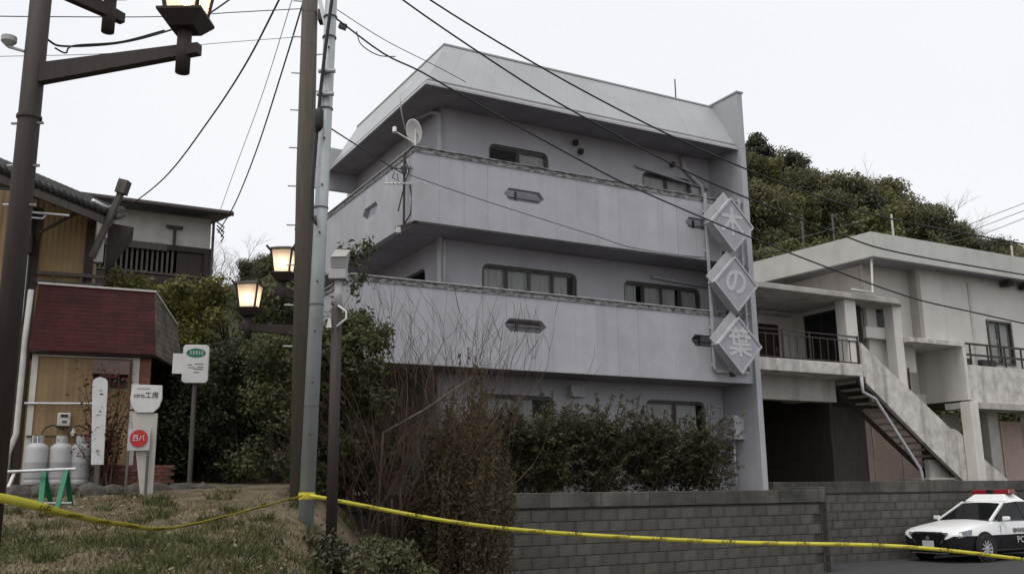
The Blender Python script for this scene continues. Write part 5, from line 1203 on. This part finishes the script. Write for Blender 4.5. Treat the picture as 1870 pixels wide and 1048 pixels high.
for Y in (50, 57, 64, 71, 78, 84, 88.5):
    step = 2.7 * 1754 / Y; x = 1200 + rng.uniform(0, step)
    while x < 1960:
        xx = x + rng.uniform(-.3, .3) * step; Yj = Y + rng.uniform(-2, 2) * (Y < 86); p = aty(xx, 700, Yj); z = hill_z(xx, Yj, SIL, 118, 46, 88)
        rr_ = rng.random()
        if xx > 1720: kind = 'bare' if rr_ < (.6 if Y > 86 else .12) else 'round'
        elif xx < 1560 and Y > 80: kind = 'pine' if rr_ < .6 else 'round'
        elif 1480 < xx < 1720 and Y < 82: kind = 'bamboo' if rr_ < .42 else 'round'
        else: kind = 'bamboo' if rr_ < .15 else 'bare' if rr_ < .22 else 'pine' if rr_ < .3 else 'round'
        s_ = rng.uniform(.85, 1.2) * (.92 if kind == 'pine' else 1)
        hill_tree(kind, p[0], p[1], z, s_, rng, HL[kind], kind + " trees on the wooded hill"); x += step
for xx, yy, Yj, kind, s_ in ((1435, 530, 47, 'bare', .95), (1620, 470, 74, 'pine', 1.05), (1590, 470, 66, 'bamboo', 1.1), (1545, 480, 58, 'bamboo', 1.0)):
    p = aty(xx, 700, Yj); hill_tree(kind, p[0], p[1], hill_z(xx, Yj, SIL, 118, 46, 88), s_, rng, HL[kind], kind + " trees on the wooded hill")
HLL = {'bare': "leafless tree on the distant ridge behind the lit lanterns", 'round': "dark evergreen on the distant ridge behind the lit lanterns"}
for Y in (50, 58, 66):
    x = 330 + rng.uniform(0, 40)
    while x < 640:
        kind = 'bare' if x < 455 else 'round'; p = aty(x, 700, Y); z = hill_z(x, Y, SILL, 30, 40, 66)
        hill_tree(kind, p[0], p[1], z - (1.6 if kind == 'round' else .8), .62 if kind == 'bare' else .62, rng, HLL[kind], kind + " trees on the left ridge"); x += rng.uniform(26, 46)

# ------------------------------------------------------------------ trees and shrubs round the buildings
def place(px_, Y): p = aty(px_, 800, Y); return (float(p[0]), float(p[1]), gh(p[0], p[1]))
def top_h(px_, py_, Y): return float(aty(px_, py_, Y)[2]) - gh(*aty(px_, 800, Y)[:2])
def blob(rng, R, z0, z1, n, rmin, rmax, ry=None):
    out = []
    for i in range(n):
        a = rng.uniform(0, 6.283); t = rng.random(); rr = math.sqrt(rng.random()) * R * (1 - .35 * t * t); s_ = rng.uniform(rmin, rmax)
        out.append((rr * math.cos(a), rr * math.sin(a) * (ry or 1), z0 + (z1 - z0) * t, s_, s_, s_ * .8))
    return out
rng = random.Random(5)
# yellow-green shrubs above the annex roof
for i, (px_, Y, yt, R_w, mt, lab) in enumerate(((205, 20.8, 480, 1.15, 'leaf_yellow', "yellowish shrub nearest the ochre house, behind the red annex roof"), (270, 21.0, 490, 1.15, 'leaf_yellow', "yellow-green shrub below the slatted balcony, behind the annex roof corner"), (335, 21.3, 488, 1.15, 'leaf_yellow', "yellow-green shrub under the right half of the slatted balcony"), (405, 21.6, 495, 1.2, 'leaf_yellow', "olive-green shrub behind the lower lit lantern"))):
    h = top_h(px_, yt, Y); leafy("garden_shrub", lab, "shrub", place(px_, Y), blob(rng, R_w, .4, h - .35, 34, .28, .5), 9000, .10, mt, h, .07, "shrubs on the slope behind the annex", seed=i)
for i, (px_, Y, yt, R_w, lab) in enumerate(((355, 19.6, 625, .95, "dark clipped hedge tree behind the rounded white sign"), (430, 19.4, 605, .9, "dark dense hedge tree directly below the lower lit lantern"), (300, 20.0, 625, .8, "dark hedge tree tucked behind the annex side roof"))):
    h = top_h(px_, yt, Y); leafy("hedge_tree", lab, "hedge", place(px_, Y), blob(rng, R_w, .2, h - .3, 44, .3, .5), 13000, .075, 'leaf_dark', h, .08, "dark hedge trees left of the poles", seed=30 + i)
h = top_h(500, 448, 21.5); leafy("evergreen_tree", "dark glossy evergreen tree behind the upper lit lantern", "tree", place(497, 21.5), blob(rng, 1.05, .8, h - .4, 50, .32, .55), 13000, .11, 'leaf_mid', h, .12, seed=41)
h = top_h(520, 600, 18.6); leafy("evergreen_shrub", "bushy evergreen shrub around the foot of the lantern post", "shrub", place(510, 18.6), blob(rng, .85, .2, h + .1, 40, .25, .42), 11000, .085, 'leaf_mid', h, .07, seed=42)
h = top_h(640, 445, 16.6)
cl = blob(rng, .85, .3, h - 1.5, 60, .22, .42) + [(rng.uniform(-.5, .5), rng.uniform(-.3, .3), h - rng.uniform(.2, 1.6), .13, .13, .25) for _ in range(16)] + [(rng.uniform(-.2, .65), 0, h * rng.uniform(.45, .75), .25, .25, .22) for _ in range(10)]
leafy("camellia_tree", "loose evergreen tree with glossy leaves in front of the building's left corner", "tree", place(628, 16.6), cl, 13000, .095, 'leaf_mid', h, .08, seed=43, shell=.6)
h = top_h(590, 640, 16.2); leafy("evergreen_shrub", "low dark shrub between the steel pole and the floodlight post", "shrub", place(590, 16.2), blob(rng, .7, .1, h, 30, .2, .35), 9000, .08, 'leaf_olive', h, .05, seed=44)
for i, (px_, Y, lab) in enumerate(((648, 13.3, "low ground-hugging shrub at the foot of the floodlight post"), (700, 14.6, "low leafy shrub on the bank edge below the bare red twigs"))):
    leafy("low_shrub", lab, "shrub", place(px_, Y), blob(rng, .8, .05, .75, 30, .16, .3), 9000, .07, ('leaf_olive', 'leaf_mid')[i], .7, .04, seed=70 + i)
# spiky brown-green conifer
def conifer(label, px_, Y, yt, R_w, n, seed, mat='leaf_brown'):
    r2 = random.Random(seed); h = top_h(px_, yt, Y); t = thing("conifer_shrub", label, "shrub", place(px_, Y)); C_, N_ = [], []
    for k in range(n):
        a = r2.uniform(0, 6.283); rr = R_w * math.sqrt(r2.random()); hh_ = h * (1 - .55 * (rr / R_w) ** 1.5) * r2.uniform(.6, 1.0); lean_ = r2.uniform(0, .12)
        m_ = 120
        for j in range(m_):
            s_ = (j + .5) / m_; z = hh_ * (.12 + .88 * s_); w = .085 * (1 - s_) ** .8 + .008
            C_.append((rr * math.cos(a) * (.75 + .25 * s_) + r2.gauss(0, w) + lean_ * s_, rr * math.sin(a) * (.75 + .25 * s_) + r2.gauss(0, w), z)); N_.append((r2.gauss(0, 1), r2.gauss(0, 1), r2.gauss(0, .25)))
    link_mesh("crown", leaf_mesh("crown", np.array(C_), np.array(N_), .075, mat, .4), None, t); link_mesh("trunk", trunk_mesh(r2, h * .7, .06, [(c_ * .3, .1, h * .5) for c_ in (-1, 0, 1)]), "bark", t)
conifer("spiky brownish conifer standing before the second-floor balcony", 852, 16.6, 592, .80, 150, 3)
conifer("lower brown conifer merging into the bare shrub", 795, 16.8, 690, .6, 90, 4)
# feathery hedge along the wall
for i, (uu, hh_, lab) in enumerate(((1.0, 2.1, "feathery dark shrub right beside the spiky conifer"), (2.4, 2.2, "feathery shrub under the hexagonal slot of the second-floor balcony"), (3.8, 2.3, "tallest feathery shrub midway along the balcony front"), (5.2, 2.15, "feathery shrub before the ground-floor window's left end"), (6.5, 1.85, "last feathery shrub of the row, nearest the end wall"))):
    r2 = random.Random(60 + i); x, y = uv_xy(uu, -.75); t = thing("feathery_shrub", lab, "shrub", (x, y, ZS), YAW, "feathery shrubs along the building front"); C_, N_ = [], []; m = MB()
    for k in range(250 - 22 * i):
        a = r2.uniform(0, 6.283); ln_ = r2.uniform(.5, 1.25); b0_ = Vector((r2.uniform(-.55, .55), r2.uniform(-.25, .25), r2.uniform(0, hh_ * .58))); d = Vector((math.cos(a), math.sin(a) * .55, r2.uniform(.1, 1.1) if k % 9 else 2.5)).normalized()
        e_ = b0_ + d * ln_; e_.z -= .12 * ln_ if k % 9 else 0
        if k % 3 == 0: m.tube([b0_, b0_.lerp(e_, .5) + Vector((0, 0, .06)), e_], [.014, .01, .004], 4)
        for j in range(80):
            s_ = r2.random(); p = b0_.lerp(e_, s_) + Vector((0, 0, .2 * s_ * (1 - s_))); sp_ = .11 * (1.15 - s_); C_.append((p.x + r2.gauss(0, sp_), p.y + r2.gauss(0, sp_), max(.02, p.z + r2.gauss(0, sp_ * .6)))); N_.append((r2.gauss(0, .6), r2.gauss(0, .6), 1.0))
    link_mesh("crown", leaf_mesh("crown", np.array(C_), np.array(N_), .10, 'leaf_olive', .28), None, t); m.build("stems", "bark_pale", t)
# bare multi-stemmed shrub
bs_ = thing("bare_shrub", "leafless reddish shrub with many fine stems before the balcony wall", "shrub", place(735, 16.9)); me = bare_mesh(random.Random(9), 5.1, .024, 4, .46, 22, (2, 2), .5, .5); link_mesh("branches", me, "twig_red", bs_)
bs_ = thing("bare_shrub", "smaller tangle of leafless red twigs beside the floodlight post", "shrub", place(668, 16.3)); me = bare_mesh(random.Random(19), 2.5, .016, 4, .55, 11, (2, 3), .35, .6); link_mesh("branches", me, "twig_red", bs_)
m = MB(); a = V3(aty(700, 790, 16.3)); b = V3(aty(860, 690, 16.5)); ob = thing("cut_branch", "long pale bare branch slanting up to the right through the red twigs", "branch", place(690, 16.3)); m = MB(ob.location); m.tube([ob.location, a, a.lerp(b, .5) + Vector((0, 0, -.05)), b], [.03, .028, .022, .01], 7); m.build("stem", "bark_pale", ob, True); 
mm = MB(ob.location); mm.tube([a.lerp(b, .6), a.lerp(b, .8) + Vector((.05, 0, -.2))], [.01, .005], 5); mm.build("twig", "bark_pale", ob)
# red-leaved shrub by the brick planter
rsb = thing("nandina_shrub", "sparse red-leaved shrub growing against the annex pier", "shrub", place(195, 16.95)); r2 = random.Random(13); C_, N_ = [], []; m = MB()
for k in range(26):
    b0_ = Vector((r2.uniform(-.2, .2), r2.uniform(-.1, .1), .0)); e_ = Vector((r2.uniform(-.65, .4), r2.uniform(-.25, .2), r2.uniform(.8, 2.3))); m.tube([b0_, b0_.lerp(e_, .5) + Vector((r2.uniform(-.1, .1), 0, .1)), e_], [.014, .01, .005], 5)
    for j in range(60): s_ = r2.uniform(.35, 1.0); p = b0_.lerp(e_, s_); C_.append((p.x + r2.gauss(0, .09), p.y + r2.gauss(0, .08), p.z + r2.gauss(0, .07))); N_.append((r2.gauss(0, 1), r2.gauss(0, 1), 1))
C_ = np.array(C_); N_ = np.array(N_); red = NPR.random(len(C_)) < .38
link_mesh("red_leaves", leaf_mesh("red_leaves", C_[red], N_[red], .07, 'leaf_red', .45), None, rsb); link_mesh("leaves", leaf_mesh("leaves", C_[~red], N_[~red], .07, 'leaf_brown', .45), None, rsb); m.build("stems", "twig_red", rsb)
# ------------------------------------------------------------------ grass on the bank
def grass(name, label, mat, n, fn, hmin, hmax):
    P = []
    while len(P) < n:
        x = NPR.uniform(-9.8, -2.2); y = NPR.uniform(6.5, 16.4); 
        if fn(x, y) > NPR.random(): P.append((x, y))
    P = np.array(P); z = np.array([gh(a, b) for a, b in P]); n = len(P); h = NPR.uniform(hmin, hmax, n); a = NPR.uniform(0, 6.283, n); w = .006 + .006 * NPR.random(n); lx, ly = NPR.normal(0, .6, n) * h, NPR.normal(0, .6, n) * h
    Vv = np.empty((n, 3, 3)); Vv[:, 0] = np.c_[P[:, 0] - np.cos(a) * w, P[:, 1] - np.sin(a) * w, z - .02]; Vv[:, 1] = np.c_[P[:, 0] + np.cos(a) * w, P[:, 1] + np.sin(a) * w, z - .02]; Vv[:, 2] = np.c_[P[:, 0] + lx, P[:, 1] + ly, z + h * .8]
    me = bpy.data.meshes.new(name); me.from_pydata(Vv.reshape(-1, 3).tolist(), [], np.arange(3 * n).reshape(-1, 3).tolist()); me.update(); o = link_mesh(name, me, mat); tag(o, label, "grass"); o["kind"] = "stuff"
from mathutils import noise as mnoise
def patch(x, y): return mnoise.noise(Vector((x * .8, y * .8, 0)))
grass("grass", "short green weeds over the near part of the bank", "grass", 42000, lambda x, y: max(0, min(1, .6 + 1.8 * patch(x, y))) * (1 - smooth(11.0, 13.5, y)), .03, .11)
grass("weed_tufts", "taller tufts of green weeds dotted over the bank", "grass", 9000, lambda x, y: 1.0 if mnoise.noise(Vector((x * 2.6, y * 2.6, 5))) > .32 else 0.0, .08, .22)
grass("dry_grass", "flattened straw-coloured dry grass on the upper bank", "grass_dry", 26000, lambda x, y: max(0.05, min(1, .45 - 1.5 * patch(x, y))) * smooth(8.5, 11.5, y), .02, .07)

# fallen leaves, twigs and small stones scattered on the bank
P = []; 
while len(P) < 1500:
    x, y = NPR.uniform(-9.5, -2.2), NPR.uniform(7, 16.3)
    P.append((x, y, gh(x, y) + .025))
o = link_mesh("leaf_litter", leaf_mesh("leaf_litter", np.array(P), NPR.normal(size=(len(P), 3)) * .4 + np.array([0, 0, 1]), .07, 'grass_dry', .55), None); tag(o, "scattered dead leaves lying on the bank", "leaf litter"); o["kind"] = "stuff"
m = MB(); 
for k in range(160):
    x, y = NPR.uniform(-9.0, -2.4), NPR.uniform(7.5, 15.8); r = NPR.uniform(.015, .05); z = gh(x, y); a = NPR.uniform(0, 6.28)
    m.add([(x + r * math.cos(a + k2 * 1.57) * (1.3 if k2 % 2 else .8), y + r * math.sin(a + k2 * 1.57), z - .01) for k2 in range(4)] + [(x + r * .3, y, z + r * .8)], [(0, 1, 4), (1, 2, 4), (2, 3, 4), (3, 0, 4)])
o = m.build("pebbles", "stone", None); tag(o, "small pebbles lying on the bank", "pebbles"); o["kind"] = "stuff"
